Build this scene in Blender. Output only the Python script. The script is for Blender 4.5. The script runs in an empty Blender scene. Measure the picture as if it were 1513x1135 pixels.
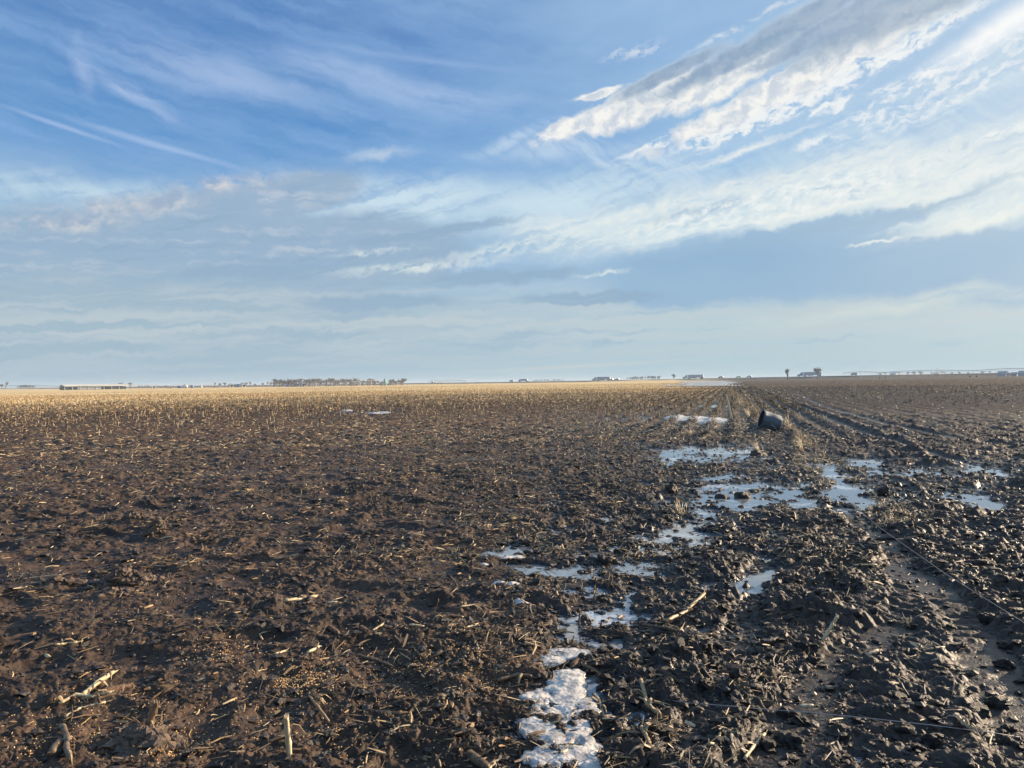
import bpy, math, random
import numpy as np
random.seed(7); RNG = np.random.default_rng(11)
scene = bpy.context.scene
COL = scene.collection
HAZE = True
R = math.radians

# ------------------------------------------------------------------ camera
F_PX, CXP, CYP = 1136.0, 756.5, 567.5
CAM_H = 1.6
roll = math.atan(0.0140); pitch = -R(0.18)
Rv = np.array([math.cos(roll), 0, -math.sin(roll)])
Fv = np.array([0, math.cos(pitch), math.sin(pitch)])
Uv = np.cross(Rv, Fv); Uv /= np.linalg.norm(Uv); Rv = np.cross(Fv, Uv)
CP = np.array([0, 0, CAM_H])

def ray(px, py):
    d = Fv + Rv * ((px - CXP) / F_PX) + Uv * (-(py - CYP) / F_PX)
    return d / np.linalg.norm(d)
def gp(px, py, z=0.0):
    d = ray(px, py); t = (z - CAM_H) / d[2]
    return CP + d * t
def at(px, py, Y):
    d = ray(px, py); return CP + d * (Y / d[1])
def hor(px): return 574.4 - 0.0140 * px
def project(x, y, z=0.0):
    dx, dy, dz = x, y, z - CAM_H
    c = dx * Fv[0] + dy * Fv[1] + dz * Fv[2]
    a = dx * Rv[0] + dy * Rv[1] + dz * Rv[2]
    b = dx * Uv[0] + dy * Uv[1] + dz * Uv[2]
    c = np.where(c < 0.5, 0.5, c)
    return CXP + F_PX * a / c, CYP - F_PX * b / c

cam_d = bpy.data.cameras.new('camera'); cam = bpy.data.objects.new('camera', cam_d); COL.objects.link(cam)
cam_d.sensor_width = 36; cam_d.sensor_fit = 'HORIZONTAL'
cam_d.lens = F_PX / 1513 * 36; cam_d.clip_start = 0.05; cam_d.clip_end = 20000
from mathutils import Matrix, Vector
M = Matrix(((Rv[0], Uv[0], -Fv[0], 0), (Rv[1], Uv[1], -Fv[1], 0), (Rv[2], Uv[2], -Fv[2], CAM_H), (0, 0, 0, 1)))
cam.matrix_world = M
scene.camera = cam

# ------------------------------------------------------------------ node helper
class NT:
    def __init__(s, tree): s.t = tree; s.n = tree.nodes; s.l = tree.links
    def node(s, typ, **kw):
        n = s.n.new(typ)
        for k, v in kw.items(): setattr(n, k, v)
        return n
    def put(s, sock, v):
        if isinstance(v, W): s.l.new(v.s, sock)
        elif hasattr(v, 'is_output'): s.l.new(v, sock)
        elif v is not None:
            if sock.type == 'RGBA' and len(v) == 3: v = (*v, 1)
            sock.default_value = v
    def math(s, op, a, b=None, c=None, clamp=False):
        n = s.node('ShaderNodeMath', operation=op); n.use_clamp = clamp
        for i, v in enumerate((a, b, c)):
            if v is not None: s.put(n.inputs[i], v)
        return W(s, n.outputs[0])
    def xyz(s, x, y, z=0.0):
        n = s.node('ShaderNodeCombineXYZ')
        for i, v in enumerate((x, y, z)): s.put(n.inputs[i], v)
        return W(s, n.outputs[0])
    def sep(s, v):
        n = s.node('ShaderNodeSeparateXYZ'); s.put(n.inputs[0], v)
        return [W(s, o) for o in n.outputs]
    def noise(s, v, scale=1.0, detail=4.0, rough=0.5, dist=0.0, lac=2.0, col=False):
        n = s.node('ShaderNodeTexNoise'); s.put(n.inputs['Vector'], v)
        n.inputs['Scale'].default_value = scale; n.inputs['Detail'].default_value = detail
        n.inputs['Roughness'].default_value = rough; n.inputs['Distortion'].default_value = dist
        n.inputs['Lacunarity'].default_value = lac
        return W(s, n.outputs['Color' if col else 0])
    def voro(s, v, scale, rnd=1.0, feature='F1', out='Distance'):
        n = s.node('ShaderNodeTexVoronoi', feature=feature); s.put(n.inputs['Vector'], v)
        n.inputs['Scale'].default_value = scale; n.inputs['Randomness'].default_value = rnd
        return W(s, n.outputs[out])
    def map(s, v, loc=(0, 0, 0), rot=0.0, scale=(1, 1, 1), typ='TEXTURE'):
        n = s.node('ShaderNodeMapping', vector_type=typ); s.put(n.inputs[0], v)
        n.inputs['Location'].default_value = loc; n.inputs['Rotation'].default_value = (0, 0, rot)
        n.inputs['Scale'].default_value = scale
        return W(s, n.outputs[0])
    def ss(s, v, a, b, lo=0.0, hi=1.0, smooth=True):
        n = s.node('ShaderNodeMapRange', interpolation_type='SMOOTHSTEP' if smooth else 'LINEAR')
        s.put(n.inputs['Value'], v); n.inputs['From Min'].default_value = a; n.inputs['From Max'].default_value = b
        n.inputs['To Min'].default_value = lo; n.inputs['To Max'].default_value = hi
        return W(s, n.outputs[0])
    def length(s, v):
        n = s.node('ShaderNodeVectorMath', operation='LENGTH'); s.put(n.inputs[0], v)
        return W(s, n.outputs['Value'])
    def vadd(s, a, b, op='ADD'):
        n = s.node('ShaderNodeVectorMath', operation=op); s.put(n.inputs[0], a); s.put(n.inputs[1], b)
        return W(s, n.outputs[0])
    def vscale(s, a, k):
        n = s.node('ShaderNodeVectorMath', operation='SCALE'); s.put(n.inputs[0], a); s.put(n.inputs['Scale'], k)
        return W(s, n.outputs[0])
    def mix(s, f, a, b, blend='MIX'):
        n = s.node('ShaderNodeMix', data_type='RGBA', blend_type=blend); n.clamp_factor = True
        s.put(n.inputs[0], f); s.put(n.inputs[6], a); s.put(n.inputs[7], b)
        return W(s, n.outputs[2])
    def ramp(s, f, stops):
        n = s.node('ShaderNodeValToRGB'); s.put(n.inputs[0], f)
        cr = n.color_ramp
        while len(cr.elements) < len(stops): cr.elements.new(0.5)
        for e, (p, c) in zip(cr.elements, stops): e.position = p; e.color = (*c, 1)
        return W(s, n.outputs[0])
    def attr(s, name):
        n = s.node('ShaderNodeAttribute', attribute_name=name); return W(s, n.outputs['Fac'])
class W:
    def __init__(s, nt, sock): s.nt = nt; s.s = sock
    def __add__(s, o): return s.nt.math('ADD', s, o)
    __radd__ = __add__
    def __mul__(s, o): return s.nt.math('MULTIPLY', s, o)
    __rmul__ = __mul__
    def __sub__(s, o): return s.nt.math('SUBTRACT', s, o)
    def __rsub__(s, o): return s.nt.math('SUBTRACT', o, s)
    def __truediv__(s, o): return s.nt.math('DIVIDE', s, o)
    def mn(s, o): return s.nt.math('MINIMUM', s, o)
    def mx(s, o): return s.nt.math('MAXIMUM', s, o)
    def pw(s, o): return s.nt.math('POWER', s, o)
    def cl(s): return s.nt.math('ADD', s, 0.0, clamp=True)

def lin(h):
    c = [int(h[i:i + 2], 16) / 255 for i in (1, 3, 5)]
    return tuple(x / 12.92 if x <= 0.04045 else ((x + 0.055) / 1.055) ** 2.4 for x in c)

# ------------------------------------------------------------------ light and sky
SUN_AZ, SUN_EL = R(62), R(16.5)
sd = np.array([math.sin(SUN_AZ) * math.cos(SUN_EL), math.cos(SUN_AZ) * math.cos(SUN_EL), math.sin(SUN_EL)])
sun_d = bpy.data.lights.new('sun', 'SUN'); sun_d.energy = 5.0; sun_d.angle = R(0.6); sun_d.color = (1, 0.79, 0.56)
sun = bpy.data.objects.new('sun', sun_d); COL.objects.link(sun)
sun.rotation_euler = Vector(sd).to_track_quat('Z', 'Y').to_euler()

world = bpy.data.worlds.new('World'); scene.world = world; world.use_nodes = True
def build_world():
    wt = world.node_tree
    for n in list(wt.nodes): wt.nodes.remove(n)
    T = NT(wt)
    geo = T.node('ShaderNodeTexCoord')
    gen = W(T, geo.outputs['Generated'])
    x, y, z = T.sep(gen)
    sky = T.node('ShaderNodeTexSky', sky_type='NISHITA'); sky.sun_disc = False
    sky.sun_elevation = SUN_EL; sky.sun_rotation = SUN_AZ
    sky.altitude = 600; sky.air_density = 1.0; sky.dust_density = 0.4; sky.ozone_density = 3.0
    base = T.mix(1.0, W(T, sky.outputs[0]), (0.130, 0.112, 0.108), 'MULTIPLY')
    # angular coordinates of the sky: azimuth and elevation (in 1/1136 rad)
    az = T.math('ARCTAN2', x, y) * F_PX
    el = T.math('ARCSINE', z) * F_PX
    def P(px, py):
        d = ray(px, py); return (math.atan2(d[0], d[1]) * F_PX, math.asin(d[2]) * F_PX)
    # coordinates are kept as pairs of floats
    class C2:
        def __init__(s, x, y): s.x = x; s.y = y
        def off(s, w, k=1.0): return C2(T.math('MULTIPLY_ADD', w.x, k, s.x), T.math('MULTIPLY_ADD', w.y, k, s.y))
        def vec(s, loc=(0, 0), deg=0, sc=(1, 1)):
            c, n = math.cos(R(deg)), math.sin(R(deg))
            u = T.math('MULTIPLY_ADD', s.x, c / sc[0], T.math('MULTIPLY_ADD', s.y, n / sc[0], -(loc[0] * c + loc[1] * n) / sc[0]))
            v = T.math('MULTIPLY_ADD', s.x, -n / sc[1], T.math('MULTIPLY_ADD', s.y, c / sc[1], (loc[0] * n - loc[1] * c) / sc[1]))
            return u, v
    uv = C2(az, el)
    def warp(src, per, amp, det, rough, o):
        f = [T.noise(T.xyz(*src.vec((q, q), 0, (per, per))), 1.0, det, rough) for q in (o, o + 5000)]
        return C2(*[T.math('MULTIPLY_ADD', k, amp, -amp / 2) for k in f])
    w1 = warp(uv, 130, 64, 4, .55, 0); w2 = warp(uv, 28, 26, 6, .62, 900)
    uvw = uv.off(w1); uvf = uv.off(w2).off(w1, .35); uvs = uv.off(w1, .14)
    def ell(px, py, rx, ry, deg=0, v=None, soft=0.0):
        u, w = (v or uvw).vec(P(px, py), deg, (rx, ry))
        return T.ss(T.math('SQRT', T.math('MULTIPLY_ADD', u, u, w * w)), 1.0, soft)
    def mx(*a):
        r = a[0]
        for b in a[1:]: r = r.mx(b)
        return r
    # noises
    def streak(deg, sx, sy, det=6, rough=0.6, v=None, off=0):
        return T.noise(T.xyz(*(v or uvf).vec((off, off), deg, (sx, sy))), 1.0, det, rough)
    n_puff = streak(17, 30, 19, 7)
    n_pufs = T.noise(T.xyz(*uvf.vec((9, -7), 17, (30, 19))), 1.0, 4, .6)
    lit = T.ss(n_pufs - n_puff, -.17, .13)
    n_m = streak(18, 20, 9, 5)
    n_big = streak(10, 240, 80, 5, .55, uvw, 31)
    n_str = streak(15, 190, 16)
    n_str0 = streak(2, 260, 14, off=90)
    n_strl = streak(-11, 230, 26, off=400)
    n_cir = streak(-35, 140, 20, off=777)
    veil_c = lin('#a9c0d6')
    # cleaner blue of the open upper left, whitening to the right (sun side)
    side = T.ss(az, -500, 700)
    high = T.ss(el, 150, 420)
    c = base
    # deep blue of the photograph's clear sky
    blue = T.mix(T.ss(el, 230, 560), lin('#5b9ad8'), lin('#4d7fc4'))
    c = T.mix(0.72, c, blue)
    # overall thin veil, thicker towards the horizon and the sun
    c = T.mix(T.ss(side * 0.75 + n_big * 0.6, 0.15, 1.1) * 0.80, c, lin('#b2cbe4'))
    c = T.mix(T.ss(n_strl, 0.30, 0.75) * 0.42, c, lin('#9db9e0'))
    c = T.mix(1.0, c, (0.93, 1.03, 1.04), 'MULTIPLY')
    low = T.ss(el + (n_big - 0.5) * 160, 330, 215)
    c = T.mix(low * 0.80, c, lin('#a3bfda'))
    # cirrus hook upper left
    hook = mx(ell(330, 110, 240, 48, -8), ell(560, 118, 330, 26, -7), ell(200, 140, 115, 20, -24))
    c = T.mix(hook * T.ss(n_strl, 0.22, 0.66) * 0.70, c, lin('#a8c0e4'))
    hk2 = mx(ell(205, 148, 75, 7, -24, uv), ell(124, 100, 18, 50, 10, uvf))
    c = T.mix(hk2 * T.ss(n_cir, .25, .6) * 0.42, c, lin('#c0d0ec'))
    c = T.mix(ell(620, 88, 260, 7, -5, uvs) * 0.30, c, lin('#a9c1e6'))
    c = T.mix(ell(600, 132, 300, 30, -10) * T.ss(n_strl, .3, .6) * 0.5, c, lin('#9cbae2'))
    # contrail like streak
    tr = mx(ell(90, 186, 100, 5, -12, uvs), ell(240, 217, 165, 7, -11, uvs))
    c = T.mix(tr * 0.55, c, lin('#b4cbec'))
    # small lens
    c = T.mix(ell(560, 227, 80, 15, 8, uvf) * T.ss(n_str, .28, .55) * 0.8, c, lin('#bdd0e4'))
    # pale sheet across the middle
    sheet = mx(ell(560, 300, 330, 62, 0), ell(900, 285, 420, 70, 8), ell(120, 285, 260, 34, 0), ell(1250, 250, 460, 120, 12), ell(1400, 160, 300, 80, 20))
    c = T.mix(sheet * T.ss(n_cir * 0.5 + n_str * 0.5, 0.36, 0.60) * 0.85, c, lin('#c6dcea'))
    c = T.mix(mx(ell(620, 300, 260, 50, 4), ell(820, 300, 260, 50, 8)) * T.ss(n_str, .2, .55) * .85, c, lin('#cde1ee'))
    # white cream field on the right
    cream = mx(ell(1150, 300, 480, 66, 7), ell(1430, 280, 280, 100, 12), ell(960, 325, 300, 40, 5))
    c = T.mix(T.ss(cream, 0, .6) * T.ss(n_str * .6 + n_big * .4, 0.22, 0.52) * 0.88, c, lin('#d8e5ec'))
    c = T.mix(T.ss(cream, 0, .5) * T.ss(n_m * 0.5 + n_str * 0.2 + n_big * .3, 0.42, 0.66) * 0.70, c, lin('#f0f0ea'))
    c = T.mix(T.ss(cream, 0, .5) * T.ss(n_m * 0.5 + n_str0 * 0.5, 0.46, 0.36) * 0.5, c, lin('#b3c8da'))
    c = T.mix(mx(ell(1400, 268, 190, 12, 9, uvf), ell(1090, 225, 170, 8, 14, uvf)) * T.ss(n_str, .3, .55) * .8, c, lin('#eef1ef'))
    # wisps radiating near centre
    wis = mx(ell(840, 222, 170, 20, 4), ell(1000, 260, 150, 26, -30), ell(900, 235, 130, 12, -14), ell(760, 210, 110, 16, 14))
    c = T.mix(wis * T.ss(n_cir, 0.33, 0.62) * 0.75, c, lin('#c4d8ec'))
    # grey bank lower left
    bank = mx(ell(-40, 385, 430, 92, 4), ell(250, 345, 250, 70, 10), ell(430, 290, 130, 46, 14), ell(60, 470, 700, 90, 0), ell(450, 380, 320, 80, 4))
    c = T.mix(T.ss(bank, 0.02, 0.35) * 0.88, c, lin('#98b1ca'))
    c = T.mix(bank.pw(.5) * T.ss(n_puff * .35 + n_str0 * .65, 0.50, 0.64) * 0.75, c, lin('#bfc9d8'))
    c = T.mix(bank.pw(.5) * T.ss(n_str * .5 + n_str0 * .5, 0.49, 0.38) * 0.70, c, lin('#8eaac4'))
    top = mx(ell(330, 274, 140, 20, 12, uvf), ell(200, 304, 150, 22, 10, uvf), ell(100, 330, 120, 20, 6, uvf))
    c = T.mix(top * T.ss(n_puff, 0.36, 0.56) * 0.9, c, T.mix(lit, lin('#9fb0c9'), lin('#d6d5d8')))
    # lower sky: pale layer, bluer at the left
    lowr = T.ss(el + (n_big - .5) * 60, 175, 85)
    c = T.mix(lowr * 0.90, c, T.mix(T.ss(az, -600, 450), lin('#a3b9c9'), lin('#bdced6')))
    c = T.mix(lowr * T.ss(n_str0, .42, .60) * 0.65, c, lin('#c3ccd3'))
    c = T.mix(lowr * T.ss(n_str0 * .6 + n_big * .4, .47, .38) * 0.5, c, lin('#96b0cb'))
    c = T.mix(T.ss(el, 75, 15) * 0.55, c, T.mix(T.ss(az, -600, 450), lin('#9bb4c8'), lin('#a8c5d2')))
    # blue grey band right
    band = mx(ell(1130, 395, 340, 70, 1, uvf), ell(1370, 392, 300, 60, 0, uvf), ell(1000, 425, 140, 44, 0, uvf), ell(1200, 345, 220, 24, 6, uvf), ell(1500, 400, 160, 60, 0, uvf))
    c = T.mix(T.ss(band, 0.02, 0.42) * 0.86, c, T.mix(n_big, lin('#86abd0'), lin('#a0bdd6')))
    c = T.mix(ell(1340, 452, 330, 17, 4) * T.ss(n_str0, .3, .55) * 0.75, c, lin('#cfd8d8'))
    c = T.mix(mx(ell(1240, 335, 260, 10, 7, uvf), ell(1390, 300, 150, 9, 14, uvf), ell(1040, 310, 110, 9, 8, uvf)) * T.ss(n_str, .3, .5) * 0.85, c, lin('#9cb8d1'))
    c = T.mix(mx(ell(1130, 326, 230, 6, 6, uvf), ell(1440, 330, 120, 14, 8, uvf), ell(1290, 356, 70, 4, 6, uvf)) * T.ss(n_str, .38, .52) * .85, c, lin('#f0f1ec'))
    # darker streaks centre left
    ds = mx(ell(560, 447, 180, 19, 1, uvf), ell(740, 408, 190, 21, 3, uvf), ell(640, 345, 200, 11, 8, uvf), ell(870, 440, 170, 14, 0, uvf), ell(420, 400, 240, 14, 3, uvf))
    c = T.mix(T.ss(ds, 0, .6) * T.ss(n_str0, 0.28, 0.50) * 0.85, c, lin('#93aec8'))
    ls = mx(ell(620, 393, 200, 11, 4, uvf), ell(770, 368, 190, 15, 7, uvf), ell(890, 405, 60, 6, 2, uvf), ell(560, 372, 90, 7, 6, uvf))
    c = T.mix(ls * T.ss(n_str * .5 + n_m * .5, 0.42, 0.54) * 0.85, c, lin('#dbe4e6'))
    # warm thin streak at the horizon
    c = T.mix(ell(850, 541, 260, 5, 2, uvs) * 0.5, c, lin('#cfcfce'))
    # --- big diagonal cloud upper right
    uvd = uv.off(w1, .3).off(w2, .45)
    dk = mx(ell(1140, 56, 290, 27, 20, uvd), ell(1370, -8, 330, 46, 15, uvd), ell(985, 112, 130, 17, 20, uvd), ell(1250, 30, 220, 28, 18, uvd))
    wh = mx(ell(1230, 88, 380, 30, 20, uvd), ell(950, 150, 150, 36, 19, uvd), ell(850, 186, 90, 20, 20, uvd), ell(1060, 122, 130, 34, 18, uvd), ell(885, 138, 60, 9, 10, uvd))
    wisp = mx(ell(1130, 172, 190, 14, 15, uvf), ell(1240, 118, 290, 18, 19, uvf), ell(1225, 158, 40, 10, 12, uvf), ell(1010, 200, 130, 9, 15, uvf))
    c = T.mix(T.ss(wisp, 0, .5) * T.ss(n_m * .6 + n_puff * .4, 0.40, 0.54), c, lin('#eaf0f3'))
    c = T.mix(T.ss(wh, 0, .12) * T.ss(wh + (n_puff - .5) * 1.3, 0.06, 0.46), c, T.mix(lit, lin('#ccd6e2'), lin('#f6f5f1')))
    c = T.mix(T.ss(dk, 0, .12) * T.ss(dk + (n_puff - .5) * .8, 0.0, 0.62) * 0.92, c, T.mix(lit * .25 + T.ss(dk, .7, .1) * .7, lin('#8ba5c0'), lin('#cdd8e1')))
    mack = mx(ell(1440, 100, 260, 46, 19, uvs), ell(1180, 150, 220, 26, 17, uvs), ell(1150, 300, 260, 30, 8, uvs))
    c = T.mix(T.ss(mack, 0, .5) * T.ss(n_m, 0.42, 0.66) * 0.70, c, lin('#f3f5f5'))
    c = T.mix(mx(ell(1140, 14, 60, 6, 14, uvf), ell(1060, 55, 70, 8, 20, uvf), ell(940, 75, 70, 12, 8, uvf)) * T.ss(n_m, .42, .56) * .8, c, lin('#d4deea'))
    sm = mx(ell(1200, 212, 45, 8, 6, uvf), ell(1360, 112, 60, 7, 8, uvf), ell(1310, 130, 40, 6, 10, uvf), ell(1480, 195, 50, 8, 10, uvf), ell(1420, 150, 30, 4, 10, uvf))
    c = T.mix(sm * T.ss(n_m, .40, .56) * .8, c, lin('#eff3f4'))
    # glow round the veiled sun
    sdn = T.node('ShaderNodeVectorMath', operation='DOT_PRODUCT'); T.put(sdn.inputs[0], gen); sdn.inputs[1].default_value = tuple(sd)
    dot = W(T, sdn.outputs['Value'])
    glow = T.ss(dot, 0.86, 1.0).pw(1.5)
    c = T.mix(glow * 0.55, c, (1.25, 1.18, 1.06))
    c = T.mix(T.ss(dot, 0.70, 0.95) * .22, c, (1.0, .98, .92))
    c = T.mix(ell(1500, 30, 150, 26, 20, uvd) * .8, c, (1.06, 1.04, 1.0))
    c = T.mix(T.ss(el, 330, 180), c, T.mix(1.0, c, (1.0, 1.022, 1.005), 'MULTIPLY'))
    # below the horizon: dull earth tone
    c = T.mix(T.ss(el, -4, -60), c, (0.10, 0.09, 0.08))
    bg = T.node('ShaderNodeBackground'); T.put(bg.inputs[0], c); bg.inputs[1].default_value = 0.50
    out = T.node('ShaderNodeOutputWorld'); T.l.new(bg.outputs[0], out.inputs[0])
build_world()
world.cycles.sampling_method = 'MANUAL'; world.cycles.sample_map_resolution = 512

vs = scene.view_settings; vs.view_transform = 'Standard'; vs.look = 'None'; vs.exposure = 1.0; vs.gamma = 1.0
scene.cycles.use_denoising = True
try:
    scene.cycles.denoiser = 'OPENIMAGEDENOISE'; scene.cycles.denoising_prefilter = 'ACCURATE'; scene.cycles.denoising_input_passes = 'RGB_ALBEDO_NORMAL'
except Exception: pass
scene.cycles.sample_clamp_indirect = 4.0
try:
    scene.cycles.max_bounces = 6; scene.cycles.volume_bounces = 0; scene.cycles.use_adaptive_sampling = True
    scene.cycles.adaptive_threshold = 0.015
except Exception: pass

# ------------------------------------------------------------------ numpy noise
_tab = RNG.random((256, 256)).astype(np.float32)
def vnoise(x, y, seed=0):
    x = x + seed * 17.31; y = y + seed * 9.77
    xi = np.floor(x).astype(np.int64); yi = np.floor(y).astype(np.int64)
    fx = (x - xi).astype(np.float32); fy = (y - yi).astype(np.float32)
    fx = fx * fx * fx * (fx * (fx * 6 - 15) + 10); fy = fy * fy * fy * (fy * (fy * 6 - 15) + 10)
    x0 = xi & 255; x1 = (xi + 1) & 255; y0 = yi & 255; y1 = (yi + 1) & 255
    a = _tab[x0, y0] + (_tab[x1, y0] - _tab[x0, y0]) * fx
    b = _tab[x0, y1] + (_tab[x1, y1] - _tab[x0, y1]) * fx
    return (a + (b - a) * fy) * 2 - 1
def fbm(x, y, oct=4, gain=0.5, seed=0):
    r = 0; a = 1.0; c, s = math.cos(0.7), math.sin(0.7)
    for i in range(oct):
        r = r + a * vnoise(x, y, seed + i * 3)
        x, y = (x * c - y * s) * 2.03, (x * s + y * c) * 2.03; a *= gain
    return r
def clods(x, y, cell, seed=0, sharp=1.0):
    """rounded lumps with random size in jittered cells"""
    u = x / cell; v = y / cell
    ui = np.floor(u).astype(np.int64); vi = np.floor(v).astype(np.int64)
    best = np.zeros(x.shape, np.float32)
    for i in (-1, 0, 1):
        for j in (-1, 0, 1):
            a = (ui + i + seed * 31) & 255; b = (vi + j + seed * 57) & 255
            jx = _tab[a, b]; jy = _tab[(a + 91) & 255, (b + 13) & 255]; sz = _tab[(a + 17) & 255, (b + 149) & 255]
            an = _tab[(a + 201) & 255, (b + 77) & 255] * 3.14; st = 0.62 + 0.5 * jy
            dx = ui + i + jx - u; dy = vi + j + jy - v
            ca = np.cos(an); sa = np.sin(an)
            ex = (dx * ca + dy * sa) * st; ey = (-dx * sa + dy * ca) / st
            rr = 0.28 + 0.62 * sz
            d = 1 - (ex * ex + ey * ey) / (rr * rr)
            best = np.maximum(best, (np.sqrt(np.clip(d, 0, 1)) * rr * (0.35 + 0.65 * an / 3.14)).astype(np.float32))
    return best
def sst(v, a, b):
    t = np.clip((v - a) / (b - a), 0, 1); return t * t * (3 - 2 * t)
def polydist(x, y, pts):
    """distance to a polyline and arc length along it"""
    best = np.full(x.shape, 1e9); arc = np.zeros(x.shape); L = 0
    for (ax, ay), (bx, by) in zip(pts[:-1], pts[1:]):
        dx, dy = bx - ax, by - ay; l = math.hypot(dx, dy)
        t = np.clip(((x - ax) * dx + (y - ay) * dy) / (l * l), 0, 1)
        d = np.hypot(x - ax - t * dx, y - ay - t * dy)
        m = d < best; best = np.where(m, d, best); arc = np.where(m, L + t * l, arc); L += l
    return best, arc

# ------------------------------------------------------------------ ground description
ROW_AZ = R(16.1); RD = (math.sin(ROW_AZ), math.cos(ROW_AZ)); RP = (math.cos(ROW_AZ), -math.sin(ROW_AZ))
WATER_Z = -0.022
PUD = [  # px, py, rx, ry, deg, strength
 (985,664,46,5.5,-4,1),(1003,672,44,7,-8,1),(1062,663,50,6,0,1),(1090,670,34,6,0,1),(1040,680,62,5,0,.9),
 (1085,712,50,8,0,1.1),(1095,733,50,15,0,1.3),(1050,742,40,7,0,1),(1040,724,40,8,0,.9),
 (1182,735,20,17,0,1.25),(1172,715,10,8,0,1),(1222,690,26,13,-20,1.3),(1240,712,30,14,-30,1.2),(1258,733,38,21,-15,1.45),(1210,680,14,8,0,1),
 (1283,684,26,8,0,1.2),(1300,700,20,5,0,.8),(1358,694,26,5,0,.9),(1442,697,40,6.5,4,1.15),(1490,708,36,4,8,.7),
 (1435,733,40,9,-12,1.2),(1460,746,26,7,0,1),(1330,728,34,6,0,.9),(1350,745,26,6,0,.8),
 (1035,765,28,8,0,1.1),(1030,780,32,13,0,1.2),(1005,800,60,10,0,1.1),(955,815,60,6,0,1),(935,845,44,9,0,1.1),(880,824,34,6,0,1),
 (905,812,30,5,0,.8),(1010,826,34,8,0,1.1),(1060,856,24,5,0,.9),(992,870,28,6,0,.9),(914,882,14,10,0,1),(845,840,28,6,0,1),
 (1000,910,24,5,0,.8),(950,868,44,7,0,.8),(980,745,40,5,0,.8),(960,785,46,5,0,.8),(1090,800,40,6,0,.75),(905,768,50,5,0,.7),
 (800,815,60,8,0,.65),(770,838,50,7,0,.6),(960,1045,34,9,0,.95),(890,1052,28,12,0,.95),(885,998,30,9,0,.8),(980,935,36,7,0,.7),(900,920,50,9,0,.6),
 (1100,925,30,6,0,.6),(1272,1126,26,9,0,1.1),(752,1090,26,12,0,.4),(880,1095,24,14,0,.9),(905,1010,26,6,0,.8),(975,995,30,7,0,.8),
 (1110,770,28,4,0,.8),(1120,830,26,5,0,.7),(1410,820,20,4,0,.35),(1065,700,40,3,0,.7),(1120,690,30,3,0,.6),
 (930,618,44,2.5,0,1),(1050,600,20,1.2,0,.5),(540,610,36,2.2,0,.5)]
def puddle_mask(x, y):
    px, py = project(x, y)
    n1 = fbm(x * 2.2, y * 2.2, 4, 0.6, 40); n2 = fbm(x * 2.2, y * 2.2, 4, 0.6, 60)
    px2 = px + n1 * 20; k = np.clip((py - hor(px)) / 150, 0.1, 1.5)
    py2 = py + n2 * 8 * k
    m = np.zeros(x.shape); wd = np.zeros(x.shape)
    for (cx, cy, rx, ry, dg, st) in PUD:
        if 860 < cy < 1040: st *= .45
        elif 750 < cy <= 860: st *= .82
        if cy < 760 and cy > 640: rx, ry, st = rx * .98, ry * 1.08, st * 1.04
        c, s = math.cos(R(dg)), math.sin(R(dg))
        dx = px2 - cx; dy = py2 - cy
        u = (dx * c - dy * s) / rx; v = (dx * s + dy * c) / ry
        q = np.clip(1.75 - np.sqrt(u * u + v * v), 0, 1) * (.25 + .85 * st)
        m = np.maximum(m, q); wd = np.maximum(wd, np.clip((3.0 - np.sqrt(u * u + v * v)) / 1.6, 0, 1) * min(1, st))
    rag = fbm(x * 4.2, y * 3.0, 4, .62, 160)
    for cx, cy, rx, ry, dg in ((985, 815, 200, 62, -14), (1030, 770, 120, 60, 0), (1090, 700, 170, 40, 0), (960, 900, 150, 60, 0), (1380, 715, 150, 36, 6), (930, 1030, 120, 70, 0)):
        c, sn = math.cos(R(dg)), math.sin(R(dg)); dx = px - cx; dy = py - cy
        q = np.clip(1.35 - np.hypot((dx * c - dy * sn) / rx, (dx * sn + dy * c) / ry), 0, 1)
        m = np.maximum(m, np.clip(q * 1.5, 0, 1) * np.clip(.18 + 1.15 * rag, 0, 1.1)); wd = np.maximum(wd, q * .4)
    m = np.where(py < hor(px) + 12, 0, m); wd = np.where(py < hor(px) + 12, 0, wd)
    return m, wd, px, py
def G(pts): return [tuple(gp(a, b)[:2]) for a, b in pts]
RUTS = [G([(1240,752),(1297,791),(1335,840),(1347,876),(1325,920),(1262,960),(1205,1017),(1160,1090),(1120,1150)]),
        G([(1330,838),(1372,866),(1417,904),(1452,964),(1490,1040),(1530,1120)]),
        G([(1150,790),(1120,850),(1095,930),(1060,1010),(1010,1100)]),
        G([(1165,575),(1215,600),(1300,625),(1420,650),(1560,668)]),
        G([(1180,600),(1290,645),(1420,685),(1600,730)])]
RUT_W = [0.18, 0.22, 0.16, 0.26, 0.24]
LUG = G([(1345,900),(1350,950),(1372,1030),(1410,1150)])
MOUNDS = [(230,793,.12,.10,.07),(203,768,.18,.08,.05),(185,862,.30,.07,.045),(110,862,.22,.06,.035),(95,865,.2,.05,.03),(1030,1010,.16,.12,.07),
          (1090,880,.2,.1,.06),(1255,870,.22,.12,.07),(1195,905,.25,.12,.07),(640,790,.2,.08,.04),(1300,1000,.2,.12,.05)]
MP = [(tuple(gp(a, b)[:2]), rx, ry, h) for a, b, rx, ry, h in MOUNDS]
def zfar(x, y):
    road = (y - (882 - 0.67 * x)) / 1.204
    e = 1.0 + 1.9 * sst(x, 0, 380)
    emb = e * sst(np.abs(road), 22, 8)
    rise = 0.45 * sst(x, 150, 420) * sst(road, -320, -30)
    back = (0.6 + 1.2 * sst(x, 100, 400)) * sst(road, 15, 60)
    lft = 1.3 * sst(-x, 250, 600) * sst(y, 500, 900)
    return np.maximum(emb, np.maximum(rise, back)) + lft
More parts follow.
